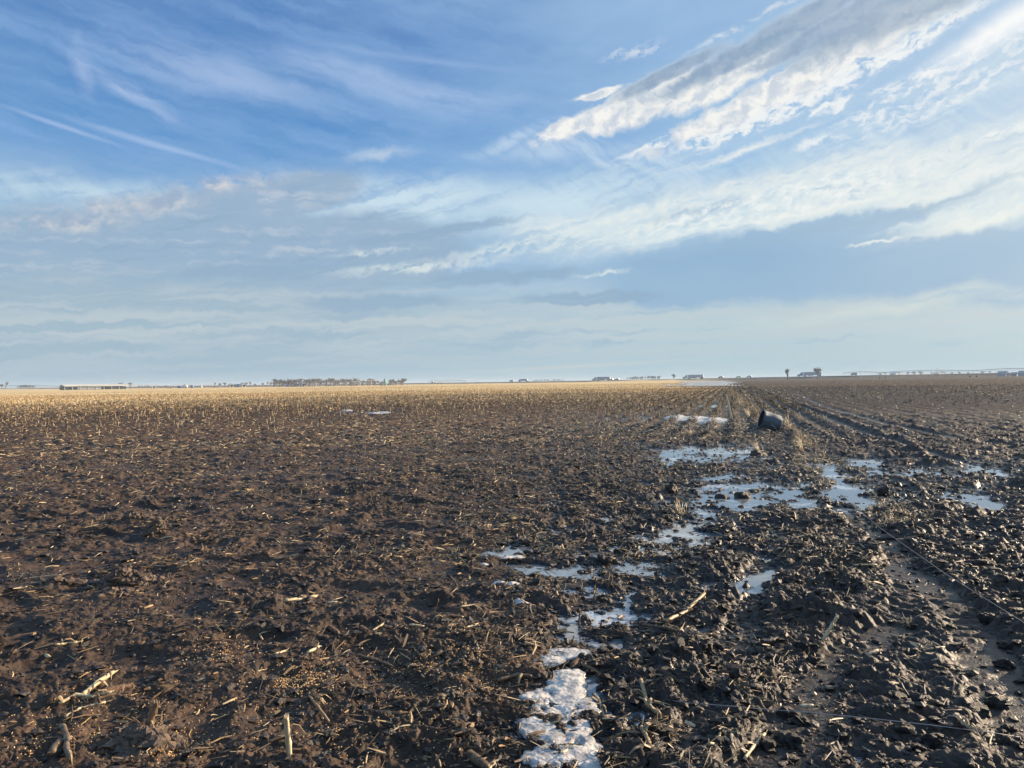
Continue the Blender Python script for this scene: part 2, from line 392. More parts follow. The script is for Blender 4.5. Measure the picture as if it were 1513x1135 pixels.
BIG_ICE = [(838,1010,28,18),(800,1048,34,26),(845,1055,30,36),(795,1075,28,22),(850,1095,22,18),(835,1120,46,20),(868,1130,20,18),(815,1095,24,16),(835,967,34,9),(812,978,26,10)]
def height(x, y, want=False):
    x = np.asarray(x, float); y = np.asarray(y, float)
    d = np.hypot(x, y)
    pm, wd, px, py = puddle_mask(x, y)
    spx = np.where(y > 1.0, px, 760 + x * 100)
    right = sst(spx, 640, 1060)
    det = sst(d, 60, 20)                          # fine relief is carried by the near mesh
    wx = x + 0.06 * fbm(x * 7, y * 7, 3, .5, 11); wy = y + 0.06 * fbm(x * 7, y * 7, 3, .5, 12)
    h = 0.020 * (1 - .6 * wd) * fbm(x * 0.8, y * 0.8, 3, 0.5, 1) + 0.012 * fbm(x * 3.1, y * 3.1, 3, .5, 5)
    c1 = clods(wx, wy, 0.34, 1); c2 = clods(wx, wy, 0.15, 2); c3 = clods(wx, wy, 0.07, 3)
    patch = sst(fbm(x * 1.3, y * 1.3, 3, .5, 21), -0.5, 0.55)
    cl = c1 * (1 - .85 * wd) * (0.005 + 0.058 * right) * (0.35 + patch) + c2 * (1 - .5 * wd) * (0.015 + 0.045 * right) * (0.5 + 0.7 * patch) + c3 * (1 - .2 * wd) * (0.031 + 0.018 * right)
    var = 0.50 + 0.75 * sst(fbm(x * 1.1, y * 1.1, 3, .55, 222), -.45, .5)
    var = var + (1 - var) * right * .7
    foot = clods(x + .03 * fbm(x * 8, y * 8, 2, .5, 44), y, 0.40, 17); foot = sst(foot, .48, .66) * (1 - .5 * right)
    icem = np.zeros(x.shape)
    for bx, by, rx, ry in BIG_ICE: icem = np.maximum(icem, np.clip(1.5 - np.hypot((px - bx) / rx, (py - by) / ry), 0, 1))
    icem = np.where(y > 1, icem, 0)
    cl = cl * (1 - .85 * icem) * var * (1 - .8 * foot)
    # trampled dimples left
    dim = clods(x + 0.03 * fbm(x * 9, y * 9, 2, .5, 8), y, 0.30, 9)
    dim = np.where(dim > .26, dim - .26, 0)
    fine = 0.013 * fbm(x * 11, y * 11, 4, 0.6, 30) * (0.8 + 0.5 * right) + 0.008 * np.abs(fbm(x * 30, y * 30, 3, .6, 50)) - 0.010 * sst(np.abs(fbm(x * 6, y * 8, 3, .6, 66)), .16, .0)
    ld, larc = polydist(x, y, LUG)
    lug = sst(ld, 0.50, 0.30) * np.abs(np.sin((larc + 0.30 * ld) * math.pi / 0.15 + 0.8 * fbm(x * 3, y * 3, 2, .5, 15))) ** .6 * 0.055 * (.6 + .5 * patch)
    rutm = np.zeros(x.shape); berm = np.zeros(x.shape)
    for pts, w in zip(RUTS, RUT_W):
        rd, arc = polydist(x, y, pts); kk = .5 if pts is RUTS[2] else (.75 if pts is RUTS[0] else 1.0)
        rd = rd + 0.04 * fbm(x * 4, y * 4, 2, .5, 77)
        lug = lug + (kk * sst(rd, w, w * .6) * 0.010 * np.sin((arc + .5 * rd) * 2 * math.pi / .11) if w < .2 else 0)
        rutm = np.maximum(rutm, kk * sst(rd, w, w * 0.45)); berm = np.maximum(berm, np.exp(-((rd - w * 1.35) / 0.09) ** 2))
    h = h + det * (cl * (1 - 0.88 * rutm) * (1 - .80 * sst(ld, 0.50, 0.30)) + fine * (1 - .6 * rutm) * (.4 + .6 * var) - dim * 0.16 * (1 - right) - .050 * foot * (1 - wd) + lug) - 0.030 * rutm * (1 + 1.2 * sst(d, 12, 20)) + 0.010 * berm * (0.4 + patch)
    for (mx_, my_), rx, ry, mh in MP:
        q = ((x - mx_) / rx) ** 2 + ((y - my_) / ry / 1.6) ** 2
        h = h + mh * np.exp(-q * 1.4) * (0.6 + 0.5 * np.clip(c3 * 2.2 + c2, 0, 1.4))
    # crop rows further out
    s = x * RP[0] + y * RP[1]
    leftf = sst(s, 4.2, 3.0)
    h = h + 0.058 * np.cos(2 * math.pi * s / 0.76) * sst(d, 14, 30) * sst(d, 260, 90) * (0.35 + 0.65 * leftf)
    h = h + 0.05 * sst(np.abs(s - 3.6), 0.5, 0.1) * sst(d, 12, 20) * (d < 400)
    # keep dry ground above the puddle level, sink the puddles
    h = np.where(h < -0.006, -0.006 + (h + 0.006) * (0.16 + .34 * (1 - wd) * sst(px, 760, 560) * (y > 1) * (d < 14)), h)
    h = np.where(d < 80, h * (1 - 0.45 * np.clip(pm, 0, 1)) - 0.044 * np.clip(pm, 0, 1.5), h)
    h = np.where(d < 80, h, h + zfar(x, y))
    if want: return h, pm, px, py, right, np.maximum(rutm, .8 * sst(ld, .5, .3)), s, d, c2, c3
    return h

# ------------------------------------------------------------------ mesh helpers
def link(o, parent=None):
    COL.objects.link(o)
    if parent is not None: o.parent = parent
    return o
def tag(o, label=None, cat=None, group=None, kind=None):
    if label: o['label'] = label
    if cat: o['category'] = cat
    if group: o['group'] = group
    if kind: o['kind'] = kind
    return o
def mesh_np(name, V, F, mat=None, attrs=None, smooth=True, parent=None, loc=None):
    V = np.ascontiguousarray(V, np.float32); me = bpy.data.meshes.new(name)
    if not isinstance(F, list): F = [F]
    F = [f for f in F if len(f)]
    me.vertices.add(len(V)); me.vertices.foreach_set('co', V.ravel())
    nl = sum(f.size for f in F); npoly = sum(len(f) for f in F)
    me.loops.add(nl); me.polygons.add(npoly)
    me.loops.foreach_set('vertex_index', np.concatenate([f.ravel() for f in F]).astype(np.int32))
    tot = np.concatenate([np.full(len(f), f.shape[1], np.int32) for f in F])
    st = np.concatenate([[0], np.cumsum(tot)[:-1]]).astype(np.int32)
    me.polygons.foreach_set('loop_start', st)
    me.polygons.foreach_set('use_smooth', np.full(npoly, smooth))
    me.update(calc_edges=True); me.validate()
    if attrs:
        for k, a in attrs.items():
            at_ = me.attributes.new(k, 'FLOAT', 'POINT'); at_.data.foreach_set('value', np.ascontiguousarray(a, np.float32))
    if mat: me.materials.append(mat)
    o = bpy.data.objects.new(name, me)
    if loc is not None: o.location = loc
    return link(o, parent)
class MB:
    """collects simple solids into one mesh"""
    def __init__(s): s.v = []; s.f = []
    def add(s, vs, fs):
        b = len(s.v); s.v += [tuple(map(float, p)) for p in vs]; s.f += [tuple(i + b for i in f) for f in fs]; return s
    def box(s, c, d, rz=0, taper=1.0):
        x, y, z = [k / 2 for k in d]; vs = []
        for sz in (-1, 1):
            t = taper if sz > 0 else 1
            for sx, sy in ((-1, -1), (1, -1), (1, 1), (-1, 1)):
                X, Y = sx * x * t, sy * y * t
                vs.append((c[0] + X * math.cos(rz) - Y * math.sin(rz), c[1] + X * math.sin(rz) + Y * math.cos(rz), c[2] + sz * z))
        return s.add(vs, [(0, 3, 2, 1), (4, 5, 6, 7), (0, 1, 5, 4), (1, 2, 6, 5), (2, 3, 7, 6), (3, 0, 4, 7)])
    def tube(s, pts, rs, n=6, cap=True):
        pts = [Vector(p) for p in pts]
        if not hasattr(rs, '__len__'): rs = [rs] * len(pts)
        b = len(s.v); up = Vector((0.13, 0.21, 0.97))
        for i, p in enumerate(pts):
            t = (pts[min(i + 1, len(pts) - 1)] - pts[max(i - 1, 0)])
            t = t.normalized() if t.length > 0 else Vector((0, 0, 1))
            if abs(t.dot(up)) > 0.95: up = Vector((1, 0.1, 0))
            a = t.cross(up).normalized(); c = t.cross(a)
            for k in range(n):
                an = 2 * math.pi * k / n
                s.v.append(tuple(p + (a * math.cos(an) + c * math.sin(an)) * rs[i]))
        for i in range(len(pts) - 1):
            for k in range(n):
                k2 = (k + 1) % n
                s.f.append((b + i * n + k, b + i * n + k2, b + (i + 1) * n + k2, b + (i + 1) * n + k))
        if cap:
            s.f.append(tuple(b + k for k in range(n))[::-1]); s.f.append(tuple(b + (len(pts) - 1) * n + k for k in range(n)))
        return s
    def prism(s, outline, y0, y1):
        """outline in (x, z), extruded along y"""
        n = len(outline); vs = [(x, y0, z) for x, z in outline] + [(x, y1, z) for x, z in outline]
        fs = [tuple(range(n))[::-1], tuple(range(n, 2 * n))] + [(i, (i + 1) % n, n + (i + 1) % n, n + i) for i in range(n)]
        return s.add(vs, fs)
    def build(s, name, mat=None, parent=None, smooth=False, loc=None):
        me = bpy.data.meshes.new(name); me.from_pydata(s.v, [], s.f); me.update()
        if smooth:
            for p in me.polygons: p.use_smooth = True
        if mat: me.materials.append(mat)
        o = bpy.data.objects.new(name, me)
        if loc is not None: o.location = loc
        return link(o, parent)
def empty(name, loc, rz=0.0, label=None, cat=None, group=None):
    o = bpy.data.objects.new(name, None); o.empty_display_size = 0.1
    o.location = tuple(float(v) for v in loc); o.rotation_euler = (0, 0, rz); link(o)
    return tag(o, label, cat, group)
def copy_tree(o, parent=None):
    c = o.copy(); COL.objects.link(c)
    if parent is not None: c.parent = parent
    for ch in list(KIDS.get(o.name, [])):
        k = copy_tree(ch, c); KIDS.setdefault(c.name, []).append(k)
    return c
KIDS = {}
def kid(o):
    KIDS.setdefault(o.parent.name, []).append(o); return o

# ------------------------------------------------------------------ materials
def material(name, fn):
    m = bpy.data.materials.new(name); m.use_nodes = True
    for n in list(m.node_tree.nodes): m.node_tree.nodes.remove(n)
    T = NT(m.node_tree); p = T.node('ShaderNodeBsdfPrincipled'); out = T.node('ShaderNodeOutputMaterial')
    T.l.new(p.outputs[0], out.inputs[0]); fn(T, p); return m
def bump(T, h, dist=0.01, st=1.0):
    b = T.node('ShaderNodeBump'); b.inputs['Distance'].default_value = dist; b.inputs['Strength'].default_value = st
    T.put(b.inputs['Height'], h); return W(T, b.outputs[0])
def obj_co(T): return W(T, T.node('ShaderNodeTexCoord').outputs['Object'])
def paint(name, col, rough=0.5, metal=0.0, var=0.12, scale=3.0):
    def fn(T, p):
        co = obj_co(T); n = T.noise(co, scale, 5, 0.6)
        c = T.mix(n, tuple(v * (1 - var) for v in col), tuple(min(1, v * (1 + var)) for v in col))
        T.put(p.inputs['Base Color'], c); T.put(p.inputs['Roughness'], T.ss(n, 0.2, 0.8, rough - .08, rough + .08)); p.inputs['Metallic'].default_value = metal
    return material(name, fn)

def m_ground(T, p):
    co = obj_co(T)
    straw = T.attr('straw'); wet = T.attr('wet'); dry = T.attr('dry'); gold = T.attr('gold'); far = T.attr('far')
    n1 = T.noise(co, 0.9, 6, 0.6); n2 = T.noise(co, 14, 6, 0.65); n3 = T.noise(co, 70, 4, 0.6); n4 = T.noise(co, 5, 5, .6)
    mud = T.mix(T.ss(n2, .3, .7), (0.022, 0.017, 0.014), (0.062, 0.044, 0.033))
    dryc = T.mix(T.ss(n2 * .6 + n4 * .4, .3, .7), (0.050, 0.033, 0.024), (0.140, 0.094, 0.064))
    c = T.mix((dry * T.ss(n1, .35, .62, .25, 1.0)).cl(), mud, dryc)
    c = T.mix(T.ss(n3, .60, .74) * 0.5, c, (0.16, 0.115, 0.075))
    c = T.mix(wet, c, (0.019, 0.016, 0.015))
    n_s = T.noise(T.map(co, (0, 0, 0), -ROW_AZ, (1.2, 4.5, 1)), 1.0, 6, 0.68)
    n_b = T.noise(T.map(co, (3, 0, 0), -ROW_AZ, (60, 22, 1)), 1.0, 4, 0.55)
    gold_c = T.mix(T.ss(n_b * .6 + n_s * .4, .36, .62), (0.58, 0.40, 0.18), (0.84, 0.63, 0.32))
    tan_c = T.mix(T.ss(n_s, .35, .65), (0.085, 0.060, 0.040), (0.20, 0.145, 0.090))
    st = T.mix(gold, tan_c, gold_c)
    c = T.mix(T.ss(straw + (n_s - .5) * 0.7, 0.30, 0.75), c, st)
    c = T.mix(far, c, T.mix(n_b, (0.13, 0.085, 0.060), (0.19, 0.13, 0.09)))
    T.put(p.inputs['Base Color'], c)
    rg = T.ss(n2 * .5 + n1 * .5, .3, .7, 0.50, 0.85)
    T.put(p.inputs['Roughness'], T.mix(wet, rg, T.ss(n3, .3, .7, .12, .40)))
    T.put(p.inputs['Specular IOR Level'], T.ss(straw + dry * .45, 0, .6, 0.45, 0.12) * T.ss(T.attr('lod'), 0, 1, 1.0, .15))
    hh = n2 * 0.7 + n3 * 0.35
    T.put(p.inputs['Normal'], bump(T, hh, 0.016, 0.9))
MAT_G = material('mud_field', m_ground)
def m_water(T, p):
    co = obj_co(T); n = T.noise(co, 3.0, 3, .5); n2 = T.noise(co, 1.1, 4, .6); n3 = T.noise(co, 16, 5, .65)
    ice = T.ss(n2 * .75 + n3 * .25, .53, .62)
    T.put(p.inputs['Base Color'], T.mix(ice, (0.15, 0.17, 0.19), (0.48, 0.52, 0.56)))
    T.put(p.inputs['Roughness'], T.mix(ice, (0.035,) * 3, (0.16,) * 3))
    p.inputs['IOR'].default_value = 2.0
    T.put(p.inputs['Specular Tint'], (1, 1, 1, 1))
    T.put(p.inputs['Normal'], bump(T, n + n3 * .08, 0.006, 0.18))
MAT_W = material('puddle_water', m_water)
def m_ice(T, p):
    co = obj_co(T); n = T.noise(co, 9, 6, .65); n2 = T.noise(co, 60, 4, .6); n3 = T.noise(co, 2.5, 4, .6)
    c = T.mix(T.ss(n, .35, .6), (0.31, 0.30, 0.29), (0.76, 0.69, 0.60))
    c = T.mix(T.ss(n3, .55, .72) * .6, c, (0.36, 0.31, 0.26))
    c = T.mix(T.ss(T.attr('edge'), 0.0, 0.32, .85, 0), c, (0.17, 0.17, 0.18))
    T.put(p.inputs['Base Color'], c); T.put(p.inputs['Roughness'], T.ss(n, .3, .7, .14, .4))
    c2 = T.ss(n2, .58, .70)
    T.put(p.inputs['Base Color'], T.mix(c2 * .55, c, (0.16, 0.13, 0.11)))
    p.inputs['Subsurface Weight'].default_value = 0.15; p.inputs['Subsurface Radius'].default_value = (0.02, 0.025, 0.03)
    T.put(p.inputs['Normal'], bump(T, n * .8 + n2 * .3, 0.015, .9))
MAT_ICE = material('old_ice', m_ice)
def m_litter(T, p):
    t = T.attr('tone'); co = obj_co(T); n = T.noise(co, 40, 4, .6)
    c = T.ramp(t, [(0.0, (0.022, 0.016, 0.012)), (0.35, (0.075, 0.045, 0.026)), (0.62, (0.19, 0.115, 0.055)), (0.80, (0.46, 0.31, 0.15)), (1.0, (0.80, 0.62, 0.36))])
    c = T.mix(T.ss(n, .4, .7) * .45, c, (0.06, 0.042, 0.03))
    T.put(p.inputs['Base Color'], c); p.inputs['Roughness'].default_value = 0.6
    p.inputs['Specular IOR Level'].default_value = 0.35
MAT_L = material('corn_residue', m_litter)
def m_clod(T, p):
    t = T.attr('tone'); co = obj_co(T); n = T.noise(co, 26, 6, .65)
    c = T.mix(T.ss(n, .3, .7), (0.022, 0.017, 0.014), (0.072, 0.051, 0.038))
    c = T.mix(t, c, T.mix(n, (0.10, 0.06, 0.035), (0.20, 0.13, 0.08)))
    T.put(p.inputs['Base Color'], c); T.put(p.inputs['Roughness'], T.ss(n, .3, .7, .35, .75))
    T.put(p.inputs['Normal'], bump(T, n, 0.02, 1.0))
MAT_C = material('clod_soil', m_clod)
def m_kernel(T, p):
    t = T.attr('tone')
    T.put(p.inputs['Base Color'], T.ramp(t, [(0, (0.36, 0.17, 0.05)), (.5, (0.60, 0.36, 0.13)), (1, (0.80, 0.62, 0.38))]))
    p.inputs['Roughness'].default_value = 0.35
MAT_K = material('kernel', m_kernel)
def m_stalk(dark, mid, light):
    def fn(T, p):
        co = obj_co(T); n = T.noise(T.map(co, (0, 0, 0), 0, (1, 1, 14)), 60, 5, .6); n2 = T.noise(co, 18, 4, .6)
        c = T.mix(T.ss(n, .35, .65), mid, light); c = T.mix(T.ss(n2, .52, .72) * .7, c, dark)
        T.put(p.inputs['Base Color'], c); p.inputs['Roughness'].default_value = .55
        T.put(p.inputs['Normal'], bump(T, n, 0.002, .8))
    return fn
MAT_ST = material('dry_stalk', m_stalk((0.13, .08, .04), (0.42, .30, .15), (0.74, .62, .40)))
MAT_STB = material('weathered_stalk', m_stalk((0.035, .024, .016), (0.11, .07, .04), (0.24, .16, .09)))
MAT_LEAF = material('dry_husk', m_stalk((0.10, .055, .025), (0.27, .17, .08), (0.48, .34, .18)))

# ------------------------------------------------------------------ THE GROUND (one sheet to the horizon)
def build_ground():
    fine = np.linspace(-R(43), R(44), 1060)
    back = np.linspace(R(44), R(317), 64)[1:-1]
    ang = np.concatenate([fine, back]); na = len(ang)
    ds = [2.05]
    while ds[-1] < 9000:
        d = ds[-1]
        k = 0.0021 if d < 12 else (0.0040 if d < 34 else (0.009 if d < 130 else (0.022 if d < 1200 else 0.08)))
        ds.append(d * (1 + k))
    ds = np.array([0.5, 1.0, 1.5, 1.8] + ds)
    A, D = np.meshgrid(ang, ds)
    X = (np.sin(A) * D); Y = (np.cos(A) * D)
    h, pm, px, py, right, rutm, s, d, c2, c3 = [a.ravel() if hasattr(a, 'ravel') else a for a in height(X, Y, True)]
    x = X.ravel(); y = Y.ravel()
    h = h * sst(d, 0.3, 2.0)
    nn = fbm(x * .02, y * .05, 4, .55, 90)
    yy = py - hor(px)
    infront = y > 5
    # straw cover: golden beyond ~115 m on the left, thin tan on the right
    st = sst(d + 22 * nn, 72, 112) * (1 - .45 * spx_right(px)) * np.where(px > 1085, sst(d, 95, 170), 1)
    gold = 1 - spx_right(px)
    near_st = 0.44 * sst(d, 16, 75) * np.where(px > 1085, .35, 1)
    lodv = sst(d, 9, 55)
    straw = np.where(infront, np.maximum(st, near_st), 0.1)
    road = (y - (882 - 0.67 * x)) / 1.204
    far = np.where(road > -45 + 60 * sst(x, 0, 200), 1.0, 0.0) * sst(d, 300, 420)
    far = np.maximum(far, sst(-x, 120, 240) * sst(y + 0.25 * x, 640, 700))
    wet = np.clip(sst(h, 0.004, -0.022) * (d < 80) * (.15 + .85 * np.clip(right * .8 + (pm > .02), 0, 1)) + 0.75 * sst(pm, 0.05, 0.5) * sst(h, .05, 0.0) + .12 * rutm * (d < 14), 0, 1) * sst(d, 120, 80)
    dry = np.clip((1 - 0.85 * right) + 0.15 * c2, 0, 1)
    V = np.stack([x, y, h], 1)
    nr = len(ds)
    i = np.arange(nr - 1)[:, None] * na; j = np.arange(na)[None, :]; j2 = (j + 1) % na
    F = np.stack([(i + j).ravel(), (i + na + j).ravel(), (i + na + j2).ravel(), (i + j2).ravel()], 1)
    F = F[:, ::-1]
    V = np.vstack([V, [[0, 0, 0]]]); c = len(V) - 1
    T3 = np.stack([np.arange(na), (np.arange(na) + 1) % na, np.full(na, c)], 1)[:, ::-1]
    z1 = lambda a: np.concatenate([a, [a[0]]])
    o = mesh_np('ground', V, [F, T3], MAT_G, {'lod': z1(lodv), 'straw': z1(straw), 'wet': z1(wet), 'dry': z1(dry), 'gold': z1(gold), 'far': z1(far)})
    return tag(o, kind='structure')
def spx_right(px): return sst(px, 985, 1090)
g = build_ground()
def slope_sign():
    n = g.data.polygons[5000].normal
    if n.z < 0: g.data.flip_normals()
slope_sign()

# water sheet under the puddles
def build_water():
    """level sheets of water, kept only where the ground holds a pool"""
    A, D = np.meshgrid(np.linspace(-R(30), R(42), 420), 2.2 * (60 / 2.2) ** np.linspace(0, 1, 420))
    X = np.sin(A) * D; Y = np.cos(A) * D; pm, wd, px, py = puddle_mask(X, Y)
    keep = ((pm > .03) | (wd > .25)).ravel()
    V = np.stack([X.ravel(), Y.ravel(), np.full(X.size, WATER_Z)], 1)
    i = np.arange(419)[:, None] * 420; j = np.arange(419)[None, :]
    F = np.stack([(i + j).ravel(), (i + j + 1).ravel(), (i + 420 + j + 1).ravel(), (i + 420 + j).ravel()], 1)[:, ::-1]
    F = F[keep[F].any(1)]; used = np.unique(F); rm = -np.ones(len(V), int); rm[used] = np.arange(len(used))
    o = mesh_np('water', V[used], rm[F], MAT_W, smooth=False)
    if o.data.polygons[0].normal.z < 0: o.data.flip_normals()
    tag(o, kind='structure')
build_water()

# ------------------------------------------------------------------ ice and snow remnants
def ice_patch(blobs, thick, label, nx=260, ny=200, group=None, holes=(), grow=1.0, cat='ice patch', thr=0.03, lump=1.0, big=False):
    xs = [b[0] for b in blobs]; ys = [b[1] for b in blobs]
    x0 = min(b[0] - 1.6 * b[2] for b in blobs); x1 = max(b[0] + 1.6 * b[2] for b in blobs)
    y0 = min(b[1] - 1.6 * b[3] for b in blobs); y1 = max(b[1] + 1.6 * b[3] for b in blobs)
    PX, PY = np.meshgrid(np.linspace(x0, x1, nx), np.linspace(y1, y0, ny))
    dx = (PX - CXP) / F_PX; dy = -(PY - CYP) / F_PX
    Dx = Fv[0] + Rv[0] * dx + Uv[0] * dy; Dy = Fv[1] + Rv[1] * dx + Uv[1] * dy; Dz = Fv[2] + Rv[2] * dx + Uv[2] * dy
    t = -CAM_H / Dz; X = Dx * t; Y = Dy * t
    sc = 1.0 / max(0.05, (y1 - y0) * 0.012)
    n1 = fbm(X * 6, Y * 6, 4, .6, 101); n2 = fbm(X * 6, Y * 6, 4, .6, 131)
    w = 0.16 * min(40, max(b[3] for b in blobs))
    P2x = PX + n1 * w * 1.6; P2y = PY + n2 * w
    m = np.zeros(X.shape)
    for bx, by, rx, ry in blobs:
        q = 1.25 - np.hypot((P2x - bx) / rx, (P2y - by) / ry); m = np.maximum(m, np.clip(q, 0, 1))
    for bx, by, rx, ry in holes:
        q = np.clip(1.2 - np.hypot((P2x - bx) / rx, (P2y - by) / ry), 0, 1); m = m * (1 - q)
    base = 0.35 * height(X, Y) if not big else np.full(X.shape, 0.016) + 0.012 * fbm(X * 2, Y * 2, 2, .5, 155)
    z = base + thick * np.sqrt(np.clip(m, 0, 1)) * (1 + lump * 0.34 * fbm(X * 3.2, Y * 5.5, 3, .45, 140)) + lump * 0.0035 * fbm(X * 22, Y * 22, 3, .5, 150) - 0.012
    V = np.stack([X.ravel(), Y.ravel(), z.ravel()], 1)
    i = np.arange(ny - 1)[:, None] * nx; j = np.arange(nx - 1)[None, :]
    F = np.stack([(i + j).ravel(), (i + j + 1).ravel(), (i + nx + j + 1).ravel(), (i + nx + j).ravel()], 1)
    mm = m.ravel(); F = F[(mm[F].max(1) > thr)]
    used = np.unique(F); remap = -np.ones(len(V), int); remap[used] = np.arange(len(used))
    ctr = V[used].mean(0)
    o = mesh_np('ice_patch', V[used] - ctr, remap[F], MAT_ICE, {'edge': mm[used]}, loc=tuple(ctr))
    return tag(o, label, cat, group)
ice_patch([(838,1010,28,18),(800,1048,34,26),(845,1055,30,36),(795,1075,28,22),(850,1095,22,18),(835,1120,46,20),(868,1130,20,18),(815,1095,24,16)], 0.026,
          'large dirty white ice patch in the foreground mud at the bottom of the photo', 320, 260, holes=[(797,1050,10,7),(815,1044,13,3),(848,1101,6,6)], big=True)
ice_patch([(835,967,30,7),(812,975,22,8),(785,980,16,6)], 0.012, 'thin bluish ice sliver just above the large foreground ice patch', 160, 60, big=True)
ice_patch([(742,823,20,3.2),(762,822,12,3)], 0.03, 'small cream white ice lump left of the scattered puddles, upper one', 120, 40)
ice_patch([(716,836,8,2.6)], 0.03, 'tiny white ice lump farthest left beside the mud pools', 60, 30)
ice_patch([(757,866,14,3.2),(738,863,9,2.4)], 0.035, 'small rounded white ice lump nearest the camera beside mud pools', 100, 40)
ice_patch([(770,893,15,3)], 0.045, 'faint sliver of ice below the rounded ice lump', 80, 30)
ice_patch([(800,869,10,2.4)], 0.03, 'small grey white ice lump right of the rounded one', 80, 30)
ice_patch([(1022,620,30,3.4),(1048,622,26,3),(1000,618,16,2.6)], 0.10, 'bright snow patch ending the stubble rows left of the black tub', 240, 60, cat='snow patch', lump=.6)
ice_patch([(565,610,12,1.0),(553,611,10,.9)], 0.07, 'small pale ice strip in the far stubble, right one of two', 90, 24)
ice_patch([(513,607,8,.9)], 0.07, 'small pale ice strip in the far stubble, left one of two', 60, 20)

# far snow between the rows: one ribbon per furrow, a single sheet of snow
def far_snow():
    Vs, Fs, E = [], [], []; b = 0
    for k in range(-70, 60):
        s0 = (k + 0.5) * 0.76
        for seg in range(46):
            t0 = 165 + seg * 9.0; t1 = t0 + 9.0
            cx = s0 * RP[0] + (t0 + t1) / 2 * RD[0]; cy = s0 * RP[1] + (t0 + t1) / 2 * RD[1]
            px, py = project(np.array([cx]), np.array([cy])); px = px[0]; py = py[0]
            q = np.hypot((px - 1048) / 40, (py - 566) / 4.6); q2 = np.hypot((px - 1030) / 60, (py - 570.2) / 1.2)
            nz = float(fbm(np.array([cx * .03]), np.array([cy * .03]), 3, .5, 200)[0])
            if min(q, q2) + 0.35 * nz > 1: continue
            wdt = 0.30 + 0.04 * nz
            for t, ww in ((t0, wdt), (t1, wdt)):
                for sg in (-1, 1):
                    X = (s0 + sg * ww) * RP[0] + t * RD[0]; Y = (s0 + sg * ww) * RP[1] + t * RD[1]
                    Vs.append((X, Y, 0.0)); E.append(1)
            Fs.append((b, b + 1, b + 3, b + 2)); b += 4
    V = np.array(Vs); V[:, 2] = height(V[:, 0], V[:, 1]) * 1 + 0.10
    o = mesh_np('snow_patch', V, np.array(Fs), MAT_ICE, {'edge': np.array(E, float)})
    tag(o, 'large distant white snow patch lying between crop rows in front of the highway', 'snow patch')
far_snow()

# ------------------------------------------------------------------ stuff scattered on the field
def wedge(n, d0, d1, a0=-R(40), a1=R(41), power=1.0):
    """random points, density ~ d^-power per area"""
    u = RNG.random(n); e = 2 - power
    d = (d0 ** e + u * (d1 ** e - d0 ** e)) ** (1 / e) if abs(e) > 1e-6 else d0 * (d1 / d0) ** u
    a = a0 + (a1 - a0) * RNG.random(n)
    return d * np.sin(a), d * np.cos(a), d
def strips(n, x, y, z, L, Wd, yaw, tilt, tone, bend):
    """folded flat strips with 3 stations, two-sided relief: 6 verts 4 quads (a shallow V section)"""
    ux, uy, uz = np.cos(yaw) * np.cos(tilt), np.sin(yaw) * np.cos(tilt), np.sin(tilt)
    wx, wy = -np.sin(yaw), np.cos(yaw)
    V = np.zeros((n, 9, 3)); 
    for i, t in enumerate((-.5, 0.0, .5)):
        bx = x + ux * L * t + wx * bend * L * (0.25 - t * t); by = y + uy * L * t + wy * bend * L * (0.25 - t * t)
        bz = z + uz * L * (t + .5) + np.abs(bend) * L * 0.35 * (0.25 - t * t)
        ww = Wd * (0.6 if i != 1 else 1.0)
        for j, sgn in enumerate((-1, 0, 1)):
            V[:, i * 3 + j, 0] = bx + wx * ww * .5 * sgn; V[:, i * 3 + j, 1] = by + wy * ww * .5 * sgn
            V[:, i * 3 + j, 2] = bz + (ww * .45 if sgn == 0 else 0)
    b = (np.arange(n) * 9)[:, None]
    q = np.array([[0, 1, 4, 3], [1, 2, 5, 4], [3, 4, 7, 6], [4, 5, 8, 7]])
    F = (b[:, :, None] + q[None]).reshape(-1, 4)
    return V.reshape(-1, 3), F, np.repeat(tone, 9)
def litter(name, n, d0, d1, power, Lr, Wr, tone_hi=0.5, keep=None):
    x, y, d = wedge(n, d0, d1, power=power)
    h, pm, px, py, right, rutm, s, dd, c2, c3 = height(x, y, True)
    cl = fbm(x * 1.6, y * 1.6, 3, .55, 300)
    pr = (0.30 + 0.55 * sst(cl, -.3, .6)) * (1 - 0.92 * (h < WATER_Z - .004)) * (1 - 0.85 * rutm)
    mid = np.exp(-((px - 930) / 240) ** 2) + np.exp(-((px - 1180) / 120) ** 2) * sst(d, 5, 9)
    pr = pr * (1 - .45 * sst(px, 840, 930) * sst(d, 22, 36) * (px < 1090)) * (0.6 + 0.9 * np.clip(mid, 0, 1) + 0.4 * sst(d, 8, 18)) * (1 - .86 * sst(px, 1090, 1200) * sst(d, 9, 16))
    if keep is not None: pr = pr * keep(px, py, d)
    k = RNG.random(n) < pr
    x, y, d, h, px = x[k], y[k], d[k], h[k], px[k]; n = len(x)
    L = Lr[0] * (Lr[1] / Lr[0]) ** (RNG.random(n) ** 1.7); Wd = Wr[0] + (Wr[1] - Wr[0]) * RNG.random(n) ** 2
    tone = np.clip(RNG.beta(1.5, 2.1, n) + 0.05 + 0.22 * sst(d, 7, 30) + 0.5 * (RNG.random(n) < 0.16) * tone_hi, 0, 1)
    tilt = np.abs(RNG.normal(0, .22, n)) + 0.0
    V, F, t = strips(n, x, y, h + 0.004, L, Wd, RNG.random(n) * 6.28, tilt, tone, RNG.normal(0, .25, n))
    return V, F, t
def join(parts):
    Vs, Fs, ts = [], [], []; b = 0
    for V, F, t in parts: Vs.append(V); Fs.append(F + b); ts.append(t); b += len(V)
    return np.vstack(Vs), np.vstack(Fs), np.concatenate(ts)
